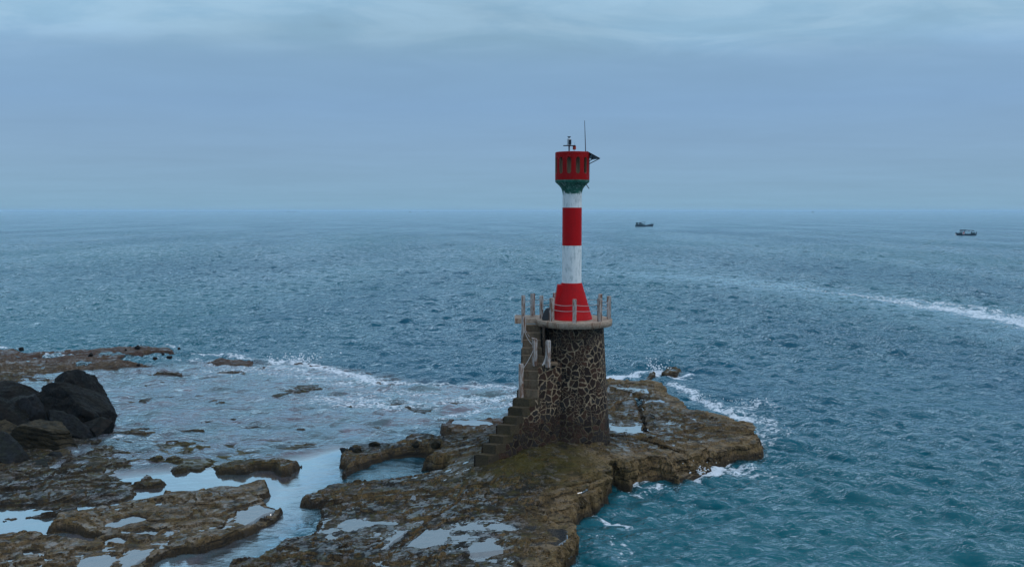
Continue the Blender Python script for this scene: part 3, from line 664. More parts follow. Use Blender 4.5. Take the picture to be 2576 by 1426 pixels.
# breaking swells at the point and along the reef
for pts, w, hgt in [([(1660, 918), (1700, 914), (1760, 914), (1800, 918)], .9, .5), ([(2120, 812), (2190, 812)], .6, .28), ([(2250, 830), (2330, 830)], .7, .26), ([(960, 975), (1100, 980), (1200, 976)], .5, .16), ([(1470, 1345), (1500, 1400)], .6, .12), ([(1960, 797), (2010, 800)], .6, .24), ([(2370, 860), (2480, 868)], .7, .22)]:
    d = segd(X[bi] if w == 0 else X, Y, P0(pts, 0)); Z = Z + hgt * np.exp(-(d / w) ** 2) * (.75 + .25 * a1[0] / 2)
M_SEA = mat_sea()
o = grid_mesh('sea', Xs, Ys, Z, rr, cc, {'depth': depth, 'opac': opac, 'calm': calm, 'foam': foam}, M_SEA)
tag(o, kind='structure')
# dark sea floor that carries the deep water
mb = MB(); mb.add([(-60000, -200, -3.2), (60000, -200, -3.2), (60000, 60000, -3.2), (-60000, 60000, -3.2)], [(0, 1, 2, 3)])
m_, nt_, out_ = material('sea_floor'); principled(nt_, out_, nt_.mix(nt_.smooth(nt_.noise(nt_.pos(), .3, 5), .4, .6), (.02, .03, .03), (.04, .05, .04)), .9)
tag(mb.build('sea_floor', m_), kind='structure')

mb = MB(); g = random.Random(5)
for (u, v, n_, sx_, hz_) in ((1652, 938, 90, .9, .8), (1745, 1196, 110, .9, .5), (1765, 1012, 60, .6, .5), (1880, 1020, 60, 1.6, .35), (760, 908, 110, 2.2, .45)):
    bx, by = on_z(u, v, 0)
    for _ in range(n_):
        h_ = abs(g.gauss(0, .45)) * hz_; r_ = g.uniform(.012, .045) * (1 if v > 1000 else 1.5)
        c_ = Vector((bx + g.gauss(0, sx_ * (.3 + h_ / hz_ * .5)), by + g.gauss(0, .3), .1 + h_))
        vs = [c_ + Vector(d_) * r_ * g.uniform(.7, 1.4) for d_ in ((1, 0, 0), (-1, 0, 0), (0, 1, 0), (0, -1, 0), (0, 0, 1), (0, 0, -1))]
        mb.add(vs, [(0, 2, 4), (2, 1, 4), (1, 3, 4), (3, 0, 4), (2, 0, 5), (1, 2, 5), (3, 1, 5), (0, 3, 5)])
m_, nt_, out_ = material('white_spray'); principled(nt_, out_, nt_.mix(nt_.noise(nt_.pos(), 8), (.6, .64, .7), (.75, .78, .82)), .6)
tag(mb.build('sea_spray', m_), 'white spray thrown up where waves hit the rocks', 'spray', kind='stuff')

# ------------------------------------------------------------------ lighthouse
Yc = LH[1]
def zy(v, Yd=Yc): return on_y(CU, v, Yd).z
def mpp(v, Yd=Yc):      # metres per display pixel at that row
    x, y, w = ray(0, v); return Yd / y / FPX
Z_GREEN = zy(486)
M_WHITE = mat_white(); M_POST = mat_post(); M_MASON = mat_masonry()
M_DECK = mat_concrete('stained_concrete', (.44, .34, .27), (.26, .19, .14), (.18, .075, .035), .25)
M_STEP = mat_concrete('step_concrete', (.19, .135, .09), (.12, .085, .058), (.09, .042, .022), .35)
M_STEPD = mat_concrete('damp_step', (.075, .055, .033), (.035, .027, .016), (.06, .045, .014), .45)
lh = empty('lighthouse', (LH[0], LH[1], 1.7), 'red and white banded lighthouse on a dark rubble stone base with outside stairs', 'lighthouse')
ZD = 7.05                                   # deck level
c2 = LH
# masonry drum
prof = []
for i in range(40):
    t = i / 39; z = .9 + (6.80 - .9) * t
    r = 1.76 - .40 * (t ** .85)
    prof.append((r, z))
mb = MB(); mb.lathe(c2, prof, 128)
masonry = mb.build('masonry_base', M_MASON, lh, smooth=False, uv=True)
for p in masonry.data.polygons: p.use_smooth = len(p.vertices) == 4
# deck
dmb = MB(); dmb.lathe(c2, [(1.50, ZD - .30), (1.74, ZD - .27), (1.76, ZD - .05), (1.745, ZD)], 96)
deck = dmb.build('deck', M_DECK, lh, smooth=False)
for p in deck.data.polygons: p.use_smooth = len(p.vertices) == 4
x0 = on_y(1295, 800, 39.95).x
mb = MB(); mb.box(((x0 + 1.62) / 2, 40.68, ZD - .113), (1.62 - x0, 1.45, .23)); mb.build('landing_slab', M_DECK, lh, bevel=.012)
# stairs
def c3(cx, cy): return (1169.8 + cx * .28665, 786.1 + cy * .28665)
SL = [(95, 1240), (160, 1150), (225, 1078), (285, 985), (345, 915), (390, 838), (430, 760), (468, 683), (498, 603), (505, 520), (505, 452), (505, 380), (500, 312), (510, 243), (520, 177), (528, 110), (532, 57)]
SR = [(208, 1252), (272, 1165), (335, 1092), (400, 1002), (455, 930), (508, 848), (568, 768), (640, 688), (665, 606), (695, 524), (715, 456), (692, 380), (676, 312), (664, 243), (660, 177), (660, 110), (663, 57)]
rows = [(a[1] + b[1]) / 2 for a, b in zip(SL, SR)]
ZS1 = 1.72
zs = [ZS1 + (ZD - .01 - ZS1) * (rows[0] - r) / (rows[0] - rows[-1]) for r in rows]
PL = [Vector((*on_z(*c3(*a), z), z)) for a, z in zip(SL, zs)]
PR = [Vector((*on_z(*c3(*a), z), z)) for a, z in zip(SR, zs)]
for k in range(1, len(PL)):                  # keep every tread at least 20 cm deep
    for P in (PL, PR):
        if P[k].y - P[k - 1].y < .2: P[k].y = P[k - 1].y + .2
PL[-1].y = PR[-1].y = max(PL[-1].y, PR[-1].y)
print('STAIRS', [(round(p.x, 2), round(p.y, 2), round(p.z, 2)) for p in PR])
NS = len(zs)
for i in range(NS - 1):
    a, b, c_, d = PL[i].xy, PR[i].xy, PR[i + 1].xy, PL[i + 1].xy
    cen = (a + b + c_ + d) / 4
    def ex(p, k=1.03): return tuple(cen + (p - cen) * k)
    fwd = ((a + b) / 2 - (c_ + d) / 2).normalized() * .02
    back = ((c_ + d) / 2 - (a + b) / 2).normalized() * .12
    quad = [tuple(Vector(ex(a)) + fwd), tuple(Vector(ex(b)) + fwd), tuple(Vector(ex(c_)) + back), tuple(Vector(ex(d)) + back)]
    rise = zs[i] - (zs[i - 1] if i else .9)
    mb = MB(); mb.prism(quad, zs[i] - rise - .02, zs[i])
    mb.build('step', M_STEPD if i < 7 else M_STEP, lh, bevel=.022, jitter=.012)
# stair wall (masonry flanks under the steps)
mb = MB(); dl = 0
for i in range(NS - 1):
    zt = zs[i] - .05
    for P, sgn in ((PR, 1), (PL, -1)):
        a, b = P[i], P[i + 1]; l = (b.xy - a.xy).length
        # slight batter: foot pushed outwards
        n = Vector((b.y - a.y, -(b.x - a.x))).normalized() * sgn
        bat = .0 if sgn > 0 else .16
        def at(p, z):
            k = (ZD - z) / 6 * bat * 1.0
            return (p.x + n.x * k, p.y + (n.y * k if sgn > 0 else 0), z)
        NZ = 1
        mb.add([at(a, .7), at(b, .7), at(b, zt), at(a, zt)], [(0, 1, 2, 3)], [[(dl, .7), (dl + l, .7), (dl + l, zt), (dl, zt)]])
    a, b, c_, d = PL[i], PR[i], PR[i + 1], PL[i + 1]
    mb.add([(a.x, a.y, zt), (b.x, b.y, zt), (c_.x, c_.y, zt), (d.x, d.y, zt)], [(0, 1, 2, 3)], [[(a.x, a.y)] * 4])
    z_lo = (zs[i - 1] - .05) if i else .7
    mb.add([(a.x, a.y, z_lo), (b.x, b.y, z_lo), (b.x, b.y, zt), (a.x, a.y, zt)], [(0, 1, 2, 3)], [[(0, z_lo), (.8, z_lo), (.8, zt), (0, zt)]])
    dl += (PR[i + 1].xy - PR[i].xy).length
# back wall of the flight
mb.add([(PL[-1].x, PL[-1].y, .7), (PR[-1].x, PR[-1].y, .7), (PR[-1].x, PR[-1].y, zs[-2] - .05), (PL[-1].x, PL[-1].y, zs[-2] - .05)], [(0, 1, 2, 3)], [[(0, .7), (.8, .7), (.8, 6), (0, 6)]])
mb.build('stair_wall', M_MASON, lh, uv=True)
# buttress joining stair and drum
mb = MB()
k0, k1 = 7, 11
tail = [tuple(PR[k1].xy + Vector((.0, .2)))] + [tuple(PR[k].xy) for k in range(k1, k0, -1)]
lowp = [tuple(PR[k0].xy), (LH[0] - .42 * 1.70, LH[1] - .907 * 1.70), (LH[0] - .4, LH[1] - .8), (LH[0] - .9, LH[1] + .2)] + tail
topp = [tuple(PR[k0].xy), (LH[0] - .42 * 1.42, LH[1] - .907 * 1.42), (LH[0] - .4, LH[1] - .8), (LH[0] - .9, LH[1] + .2)] + tail
n = len(lowp); z0_, z1_ = .7, zs[10] - .02; vs = [(*p, z0_) for p in lowp] + [(*p, z1_) for p in topp]; uvs = [[(p[0], p[1]) for p in topp]]; d_ = 0; fs = [tuple(range(n, 2 * n))]
for i in range(n):
    l = math.dist(lowp[i], lowp[(i + 1) % n]); fs.append((i, (i + 1) % n, (i + 1) % n + n, i + n)); uvs.append([(d_, z0_), (d_ + l, z0_), (d_ + l, z1_), (d_, z1_)]); d_ += l
mb.add(vs, fs, uvs); mb.build('buttress', M_MASON, lh, uv=True)
mb = MB(); mb.box((PR[10].x + .24, PR[10].y + .10, zs[10] + .0), (.52, .5, .10), rz=.1); mb.build('ledge', M_STEP, lh, bevel=.015, jitter=.01)
pier = [tuple(PR[11].xy), tuple(PR[16].xy + Vector((0, .3))), (LH[0] - 1.0, LH[1] + .6), (LH[0] - 1.15, LH[1] - .3), (LH[0] - 1.3, LH[1] - .45)]
mb = MB(); mb.prism(pier, zs[10] - .3, ZD - .16); mb.build('stair_pier', M_MASON, lh, uv=True)
# shaft pieces
def ring(name, mat, v_pts, n=96):
    mb = MB(); mb.lathe(c2x, v_pts, n); o = mb.build(name, mat, lh)
    for p in o.data.polygons: p.use_smooth = len(p.vertices) == 4
    return o
cx = on_y(1438.8, 600, Yc).x; c2x = (cx, Yc)
def rp(px, v): return px * mpp(v)
cone = ring('cone_base', M_RED, [(rp(52.0, 800), ZD - .01), (rp(52.0, 800), ZD + .03)] + [(rp(52 - 26.5 * t, 760), ZD + .03 + (zy(711) - ZD - .03) * t) for t in (.0, .25, .5, .75, 1)])
ZA, ZB, ZC, ZE = zy(711), zy(617.5), zy(522.5), zy(489)
ring('shaft_band', M_WHITE, [(rp(24.2, 660), ZA - .01), (rp(24.2, 660), ZB)])
ring('shaft_band', M_RED, [(rp(24.35, 570), ZB), (rp(24.35, 570), ZC)])
ring('flared_neck', M_WHITE, [(rp(24.1, 500), ZC)] + [(rp(r, v), zy(v)) for r, v in ((24.0, 500), (24.1, 488), (25.2, 482), (27, 476), (30, 471), (35, 465.5), (39.5, 461.5), (42.3, 458.6), (43, 457), (43, 453.4))])
# lantern drum with twelve slots
zb, zt = zy(453.2), zy(384.5); Ro = rp(43.2, 420); Ri = Ro - .10
s0, s1 = zy(438.5), zy(397)
def slotted(Ra, Rb, mats):
    mb = MB(); NA = 12; sw = .095
    for k in range(NA):
        ac = -math.pi / 2 + R(15) + k * 2 * math.pi / NA
        half = sw / Ro; hs = math.pi / NA
        # angular columns : solid left, slot, solid right
        sub = [-hs, -hs * .6, -hs*.3- half*.5, -half, -half * .5, 0, half * .5, half, hs*.3+half*.5, hs * .6, hs]
        # slot with rounded ends: per-column slot top/bottom
        def rnd(a):
            q = min(1, abs(a) / half); return (1 - math.sqrt(max(0, 1 - q * q))) * sw * .9
        for j in range(len(sub) - 1):
            a0, a1 = sub[j], sub[j + 1]; inside = abs((a0 + a1) / 2) < half
            P = lambda r, a, z: (c2x[0] + r * math.cos(ac + a), c2x[1] + r * math.sin(ac + a), z)
            def outer(za0, za1, zb0, zb1):
                mb.add([P(Ra, a0, za0), P(Ra, a1, za1), P(Ra, a1, zb1), P(Ra, a0, zb0)], [(0, 1, 2, 3)])
            if not inside: outer(zb, zb, zt, zt)
            else:
                outer(zb, zb, s0 + rnd(a0), s0 + rnd(a1)); outer(s1 - rnd(a0), s1 - rnd(a1), zt, zt)
                mb.add([P(Ro, a0, s0 + rnd(a0)), P(Ro, a1, s0 + rnd(a1)), P(Ri, a1, s0 + rnd(a1)), P(Ri, a0, s0 + rnd(a0))], [(0, 1, 2, 3)])
                mb.add([P(Ro, a0, s1 - rnd(a0)), P(Ro, a1, s1 - rnd(a1)), P(Ri, a1, s1 - rnd(a1)), P(Ri, a0, s1 - rnd(a0))], [(3, 2, 1, 0)])
        for a in (-half, half):
            mb.add([P(Ro, a, s0 + rnd(a)), P(Ri, a, s0 + rnd(a)), P(Ri, a, s1 - rnd(a)), P(Ro, a, s1 - rnd(a))], [(0, 1, 2, 3)])
    return mb
drum = slotted(Ro, Ro, None); dr_o = drum.build('lantern_drum', M_DRED, lh)
inn = slotted(Ri, Ri, None); inn.build('inner_wall', M_BEIGE, dr_o)
mb = MB(); mb.lathe(c2x, [(Ro - .012, zt - .005), (Ro - .03, zt + .02), (Ro * .6, zt + .035), (.02, zt + .04)], 64); mb.build('roof', M_DRED, dr_o)
mb = MB(); mb.lathe(c2x, [(Ri - .002, zb + .01), (Ri - .002, zb + .05)], 48); mb.build('floor', M_BEIGE, dr_o)
mb = MB(); mb.lathe((c2x[0] - .05, c2x[1] + .1), [(.42, zb + .05), (.42, zt - .02)], 32); mb.build('inner_column', M_BEIGE, dr_o, smooth=True)
mb = MB(); p0 = on_y(c3(0, 0)[0], 0, Yc)
def c1(cx_, cy_): return (1352.1 + cx_ * .1763, 283 + cy_ * .1763)
def q1(cx_, cy_, Yd=Yc): return on_y(*c1(cx_, cy_), Yd)
a, b = q1(690, 1020, Yc - .2), q1(735, 1085, Yc - .45); mb.tube([a, b], .022, 8); mb.build('drain_pipe', M_METAL, lh, smooth=True)
# beacon
beacon_pole = q1(452, 575)
mb = MB(); mb.tube([(beacon_pole.x, Yc, zt), (beacon_pole.x, Yc, q1(452, 478).z)], .036, 12); bp_ = mb.build('beacon_pole', M_METAL, lh, smooth=True)
mb = MB(); a, b = q1(368, 476), q1(542, 476); mb.box((a + b) / 2, (b.x - a.x, .26, .03)); mb.build('bracket_plate', M_DARKMETAL, lh, bevel=.006)
a, b = q1(420, 470), q1(481, 380)
mb = MB(); w = (b.x - a.x); cc_ = ((a.x + b.x) / 2, Yc); h_ = b.z - a.z
mb.lathe(cc_, [(w * .55, a.z), (w * .55, a.z + .04), (w * .46, a.z + .05), (w * .46, b.z - .05), (w * .5, b.z - .04), (w * .42, b.z + .01), (.05, b.z + .03)], 24)
lamp = mb.build('lamp_housing', M_WHITEMETAL, lh, smooth=False)
mb = MB(); a2_, b2_ = q1(440, 460), q1(481, 392); mb.box(((a2_.x + b2_.x) / 2, Yc - w * .45, (a2_.z + b2_.z) / 2), (b2_.x - a2_.x, .10, b2_.z - a2_.z)); mb.build('dark_pane', M_LENS, lamp, bevel=.008)
mb = MB(); zk = q1(450, 378).z; mb.lathe(cc_, [(.03, zk), (.03, zk + .05), (.08, zk + .085), (.085, zk + .105), (.02, zk + .11)], 16); mb.build('cap_knob', M_METAL, lamp)
mb = MB(); a = q1(526, 540); b = q1(527, 480); mb.lathe((a.x, Yc), [(.055, a.z + .02), (.075, a.z + .04), (.075, b.z), (.03, b.z + .01)], 16); tank = mb.build('red_canister', M_REDTANK, lh)
mb = MB(); mb.tube([(a.x, Yc, a.z + .03), (a.x - .02, Yc, a.z - .05), (a.x - .04, Yc, zt + .01)], .009, 6); mb.build('cable', M_DARKMETAL, tank)
mb = MB(); mb.tube([(b.x + .01, Yc, b.z), (b.x + .015, Yc, b.z + .18)], .008, 6, .004); mb.build('whip_aerial', M_METAL, tank)
mb = MB(); mb.tube([q1(687, 572), q1(680, 340), q1(672, 118)], .022, 8, .010); mb.build('antenna', M_DARKMETAL, lh, smooth=True)
# solar panel
pa, pb, pc, pd = q1(712, 560, Yc - .28), q1(888, 657, Yc - .42), q1(780, 668, Yc + .55), q1(722, 622, Yc + .62)
pd = pa + (pc - pb)
nrm = (pb - pa).cross(pc - pa).normalized(); nrm = nrm if nrm.z > 0 else -nrm
vs = [p + nrm * k for k in (-.02, .02) for p in (pa, pb, pc, pd)]
mb = MB(); mb.add(vs, [(3, 2, 1, 0), (4, 5, 6, 7), (0, 1, 5, 4), (1, 2, 6, 5), (2, 3, 7, 6), (3, 0, 4, 7)]); sp_ = mb.build('solar_panel', M_PANEL, lh)
mb = MB()
for i in range(4): 
    q = [pa, pb, pc, pd]; mb.tube([q[i], q[(i + 1) % 4]], .022, 6)
mb.build('frame', M_DARKMETAL, sp_)
for s_, e_ in (((884, 660, -.40), (738, 735, -.28)), ((780, 668, .40), (738, 697, .2))):
    mb = MB(); mb.tube([q1(s_[0], s_[1], Yc + s_[2]), q1(e_[0] - 8, e_[1] + 4, Yc + e_[2])], .02, 6); mb.build('strut', M_DARKMETAL, sp_)
# door housing on the cone (left side)
mb = MB(); dx_ = cx
A = on_y(1402.0, 716, Yc - .05); B = on_y(1390, 806, Yc - .2)
zt_, zb_ = A.z, ZD
vs = [(B.x, Yc - .42, zb_), (cx, Yc - .42, zb_), (cx, Yc + .25, zb_), (B.x, Yc + .25, zb_), (A.x, Yc - .33, zt_), (cx, Yc - .33, zt_ + .05), (cx, Yc + .2, zt_ + .05), (A.x, Yc + .2, zt_)]
mb.add(vs, [(3, 2, 1, 0), (4, 5, 6, 7), (0, 1, 5, 4), (1, 2, 6, 5), (2, 3, 7, 6), (3, 0, 4, 7)])
dh = mb.build('door_housing', M_RED, lh, bevel=.012)
hp = on_y(1395, 742, Yc - .1)
mb = MB(); mb.tube([(hp.x + .04, Yc - .1, hp.z + .07), (hp.x - .03, Yc - .1, hp.z + .05), (hp.x - .035, Yc - .1, hp.z - .1), (hp.x + .03, Yc - .1, hp.z - .12)], .018, 6); mb.build('handle', M_DRED, dh)

# railing posts
POSTS = []
def post(u, v, ztop, height_, rot=0, w=.165, hat=False):
    x, y = on_z(u, v, ztop)
    mb = MB(); mb.box((x, y, ztop - height_ / 2 - .05), (w, w, height_ - .1), rz=rot); mb.box((x, y, ztop - .05), (w * 1.04, w * 1.04, .105), rz=rot, taper=.9)
    o = mb.build('railing_post', M_POST, lh, bevel=.012, jitter=.006)
    POSTS.append(Vector((x, y, ztop))); return POSTS[-1]
ZT = 8.10
ring_posts = {}
for key, u, v, rot in (('A', 1316.4, 743.2, .1), ('B', 1340.1, 738.4, .72), ('C', 1362.2, 743.8, .05), ('D', 1388.3, 749.4, .6), ('E', 1445.5, 752.9, .05), ('F', 1509, 750.2, .65), ('G', 1532, 744.8, .1), ('H', 1510.4, 739.3, .12), ('I', 1396, 736.4, .5)):
    ring_posts[key] = post(u, v, ZT, 1.07, rot)
hJ = post(1317.7, 796, zs[13] + 1.02, 1.2, .55); hK = post(1345.2, 852.6, zs[10] + 1.10, 1.2, .6, .175); hL = post(1379, 855.8, zs[10] + 1.10, 1.2, .6, .175); hM = post(1311, 915, zs[7] + 1.12, 1.5, .5)
mb = MB(); mb.box(hK + Vector((-.02, 0, .02)), (.25, .2, .03), M=Matrix.Rotation(.25, 3, 'Y')); mb.build('loose_cap', M_POST, lh, jitter=.008)
def rope(a, b, drop, sag=.08, r=.013, b_drop=None):
    a = a - Vector((0, 0, drop)); b = b - Vector((0, 0, drop if b_drop is None else b_drop)); pts = []
    for i in range(13):
        t = i / 12; p = a.lerp(b, t); p.z -= sag * 4 * t * (1 - t); pts.append(p)
    mb = MB(); mb.tube(pts, r, 6); return mb.build('rope', M_ROPE, lh, smooth=True)
rp_ = ring_posts
for p, q in ('AB', 'BI', 'DE', 'EF', 'FG', 'GH', 'IH'):
    if (p, q) == ('I', 'H'): pass
    rope(rp_[p], rp_[q], .25, .07); rope(rp_[p], rp_[q], .52, .05)
rope(rp_['C'], rp_['D'], .55, .12)
rope(hJ, hK, .6, .15, .012, .3); rope(hK, hM, .35, .1, .012, .3); rope(hJ, hJ + Vector((.25, -.2, -.45)), .45, .03)
w_ = Vector((LH[0] - 1.12, LH[1] - 1.02, hL.z - .25)); rope(hL, w_ + Vector((0, 0, 0)), .4, .03, .02, .0)
for k in range(5):                               # frayed ends tied to the post
    mb = MB(); a = hL + Vector((-.11, -.08, -.62 - .03 * k)); mb.tube([hL + Vector((-.09, -.09, -.35)), a, a + Vector((-.05 - .025 * k, -.02 * k, -.42 + .02 * k))], .014, 5, .02); mb.build('rope', M_ROPE, lh)
# slab standing on the deck
zp = ZD
mb = MB(); A0 = on_y(1363, 806, 39.3); pts = [(1363, 800), (1369, 782), (1375, 775), (1381, 776), (1380, 806), (1364, 805)]
f1 = [on_y(u, v, 39.30) for u, v in pts]; 
for p in f1: p.z = max(p.z, ZD + .003)
f2 = [p + Vector((.05, .28, 0)) for p in f1]; n = len(f1)
mb.add(f1 + f2, [tuple(range(n - 1, -1, -1)), tuple(range(n, 2 * n))] + [(i, (i + 1) % n, (i + 1) % n + n, i + n) for i in range(n)])
tag(mb.build('stone_slab', M_SLAB, None, bevel=.02), 'dark grey wedge-shaped slab standing on the deck at the head of the stairs', 'slab')

# ------------------------------------------------------------------ boulders
M_BD = mat_boulder('black_basalt', (.0022, .003, .004), (.010, .0075, .006), (.010, .009, .004))
M_BT = mat_boulder('tan_sandstone', (.030, .023, .011), (.014, .012, .007), (.070, .050, .024))
M_BG = mat_boulder('grey_boulder', (.016, .018, .022), (.009, .008, .008), (.018, .020, .011))
def boulder(u0, u1, v0, v1, Yd, mat, label, seed, roll=0, depth_=.8, sub=5, name='boulder', cat='boulder', group=None, cuts=10, strat=0, tilt=0):
    g = random.Random(seed)
    c = on_y((u0 + u1) / 2, (v0 + v1) / 2, Yd); ax = (on_y(u1, v0, Yd).x - on_y(u0, v0, Yd).x) / 2; az = (on_y(u0, v0, Yd).z - on_y(u0, v1, Yd).z) / 2
    ca, sa = abs(math.cos(roll)), abs(math.sin(roll))
    bm = bmesh.new(); bmesh.ops.create_icosphere(bm, subdivisions=sub, radius=1)
    planes = []
    for _ in range(cuts):
        n = Vector((g.uniform(-1, 1), g.uniform(-1, .6), g.uniform(-.3, 1))).normalized(); planes.append((n, g.uniform(.52, .80)))
    if strat: planes += [(Vector((0, 0, 1)), .55), (Vector((0, -1, .1)).normalized(), .7)]
    off = Vector((seed * 3.1, seed * 1.7, 0))
    for v in bm.verts:
        p = v.co.copy()
        for n, d in planes:
            k = p.dot(n) - d
            if k > 0: p -= n * k * .97
        f = mnoise.fractal(p * 1.7 + off, .8, 2.1, 7) * .12 - .05 * max(0, .12 - abs(mnoise.noise(p * 1.5 + off))) / .12
        f += (mnoise.ridged_multi_fractal(p * 2.3 + off, .8, 2.1, 4, 1, 2) - 1.2) * .02
        p *= 1.33 + f
        if strat:
            p += Vector((1, -.6, 0)) * .05 * (math.sin(p.z * 26 + 2 * mnoise.noise(p * 2)) > .55) * -1
        v.co = p
    sc = Matrix.Diagonal((ax, ax * depth_, az)); Rm = Matrix.Rotation(roll, 3, 'Y') @ Matrix.Rotation(tilt, 3, 'Z')
    me = bpy.data.meshes.new(name)
    for v in bm.verts: v.co = Rm @ (sc @ v.co)
    bm.to_mesh(me); bm.free()
    o = link_mesh(name, me, mat, None, True); o.location = c
    return tag(o, label, cat, group)
G = 'boulders piled at the left shore'
boulder(118, 240, 930, 1040, 49.8, M_BD, 'tall rounded black boulder forming the peak of the pile', 1, .15, .8, 6, group=G)
boulder(112, 306, 988, 1078, 48.3, M_BD, 'largest black boulder, sloping down to the water at the right of the pile', 2, .32, .55, 6, group=G, cuts=6)
boulder(-70, 118, 970, 1040, 48.6, M_BD, 'long low black boulder at the left edge behind the pile', 3, .12, .6, 6, group=G)
boulder(22, 122, 998, 1085, 46.4, M_BG, 'dull grey-brown boulder in the middle of the pile, left of the striped slab', 4, .35, .7, 5, group=G)
boulder(-60, 66, 1010, 1085, 45.3, M_BD, 'dark boulder at the picture edge, above the flat tan one', 5, .1, .7, 5, group=G)
boulder(52, 192, 1058, 1146, 43.8, M_BT, 'tan layered slab-shaped boulder with dark bedding grooves', 6, .22, .62, 6, group=G, strat=1, cuts=4)
boulder(108, 232, 1052, 1108, 45.9, M_BG, 'long narrow slab wedged behind the striped tan boulder', 7, .42, .5, 6, group=G, cuts=5)
boulder(200, 282, 1056, 1108, 46.4, M_BD, 'small black boulder at the water edge under the largest one', 8, .15, .7, 5, group=G)
boulder(-60, 62, 1066, 1118, 43.6, M_BT, 'flat tan boulder at the left picture edge', 9, .15, .7, 5, group=G)
boulder(-60, 86, 1104, 1202, 41.0, M_BG, 'big blue-grey boulder nearest the camera in the lower left of the pile', 10, .1, .7, 6, group=G)
boulder(115, 159, 1134, 1162, 41.9, M_BG, 'small grey stone alone in the mossy pool', 11, .1, .8, 4, group=G)
boulder(62, 122, 1156, 1182, 40.4, M_BG, 'low dark stone lying in the mossy pool beside the nearest boulder', 12, .1, .8, 4, group=G)
boulder(54, 76, 1076, 1102, 44.6, M_BT, 'little tan stone jammed between the striped slab and flat boulder', 13, 0, .8, 4, group=G)
G2 = 'loose stones on the rock shelf'
def c5(a, b): return (691.8 + a * .3418, 974.8 + b * .3418)
for i, (a0, a1, b0, b1, lab) in enumerate([(700, 765, 398, 430, 'brown stone on the far rim of the ledge left of the stairs'), (1010, 1062, 402, 432, 'tan stone on the ledge beside a small puddle'), (1152, 1215, 398, 440, 'tan block stone near the right end of the curved ledge'),
        (545, 590, 436, 474, 'squarish dark stone, middle one of three at the tip of the ledge'), (590, 640, 440, 482, 'brown round stone, rightmost of three at the tip of the ledge'), (478, 532, 446, 474, 'flat dark stone, leftmost of three at the tip of the ledge'),
        (1355, 1405, 420, 448, 'dark stone between the puddles below the stair foot'), (1228, 1252, 360, 378, 'pebble-sized dark stone behind the curved ledge'), (1385, 1420, 355, 372, 'small brown stone in front of the far purple rock')]):
    u0, v0 = c5(a0, b0); u1, v1 = c5(a1, b1); x, y = top_pt((u0 + u1) / 2, v1)
    boulder(u0, u1, v0 - 1, v1 + 1, y + .15, M_BT if 'tan' in lab or 'brown' in lab else M_BG, lab, 30 + i, 0, .8, 4, 'loose_stone', 'stone', G2)
G3 = 'black stones scattered on the far reef'
for i, (a, b, s, lab) in enumerate([(1012, 90, 18, 'black stone on the crest of the far reef, at its highest brown part'), (1318, 97, 12, 'black stone at the right tip of the far reef crest'), (1200, 140, 11, 'small black stone between reef crest and the pale pool'),
        (1140, 170, 15, 'black stone in the pale reef pool, left of a similar one'), (1247, 162, 17, 'black stone in the pale reef pool, right of a similar one'), (1020, 217, 14, 'black stone on the near rim of the far reef'),
        (668, 144, 18, 'broad black stone on the middle of the far reef'), (158, 102, 18, 'black stone at the far left of the reef crest'), (925, 108, 9, 'tiny black stone on the brown reef slope')]):
    u, v = a * .3418, 842.7 + b * .3418; hw = s * .3418; x, y = on_z(u, v + hw * .5, .38)
    boulder(u - hw, u + hw, v - hw * .7, v + hw * .7, y, M_BD, lab, 50 + i, 0, .8, 3, 'reef_stone', 'stone', G3)

# ------------------------------------------------------------------ boats
M_HULL = mat_paint('dark_hull', (.012, .035, .06), (.02, .05, .05), .3, .5, 1.0)
M_CANOPY = mat_paint('dark_canopy', (.015, .03, .055), (.03, .05, .06), .2, .7, 1.0)
M_CABIN = mat_paint('cabin_teal', (.02, .06, .07), (.01, .03, .04), .3, .6, 1.0)
M_BWHITE = mat_paint('boat_white', (.6, .6, .62), (.35, .35, .36), .3, .6, 1.0)
M_BRED = mat_paint('red_drape', (.5, .06, .08), (.3, .04, .05), .3, .7, 1.0)
def hull_mesh(L, W, sheer, draft=.35, flip=1, rake=.9):
    """sheer: list of (t, height) from stern (0) to bow (1)"""
    mb = MB(); n = 17; rings = []
    for i in range(n):
        t = i / (n - 1); 
        for (t0, h0_), (t1, h1_) in zip(sheer[:-1], sheer[1:]):
            if t0 <= t <= t1: h = h0_ + (h1_ - h0_) * (t - t0) / (t1 - t0)
        w = W / 2 * (math.sin(min(1, (1 - t) / .45) * math.pi / 2) ** .7 if t > .55 else .82 + .18 * min(1, t / .4)) + .03
        x = -L / 2 + L * t * .93
        bow = rake * max(0, (t - .85) / .15)
        rings += [(flip * (x + bow * .2), 0, -draft), (flip * (x + bow * .4), -w * .75, 0), (flip * (x + bow), -w, h), (flip * (x + bow), -w * .85, h), (flip * (x + bow), -w * .8, h - .12),
                  (flip * (x + bow), w * .8, h - .12), (flip * (x + bow), w * .85, h), (flip * (x + bow), w, h), (flip * (x + bow * .4), w * .75, 0)]
    k = 9; fs = [(i * k + j, (i + 1) * k + j, (i + 1) * k + (j + 1) % k, i * k + (j + 1) % k) for i in range(n - 1) for j in range(k)]
    fs += [tuple(range(k)), tuple((n - 1) * k + j for j in range(k - 1, -1, -1))]
    mb.add(rings, fs); return mb
def at_local(mb, root):
    o = Vector(root.location); Rm = Matrix.Rotation(root.rotation_euler.z, 3, 'Z')
    mb.v = [tuple(Rm @ Vector(v) + o) for v in mb.v]; return mb
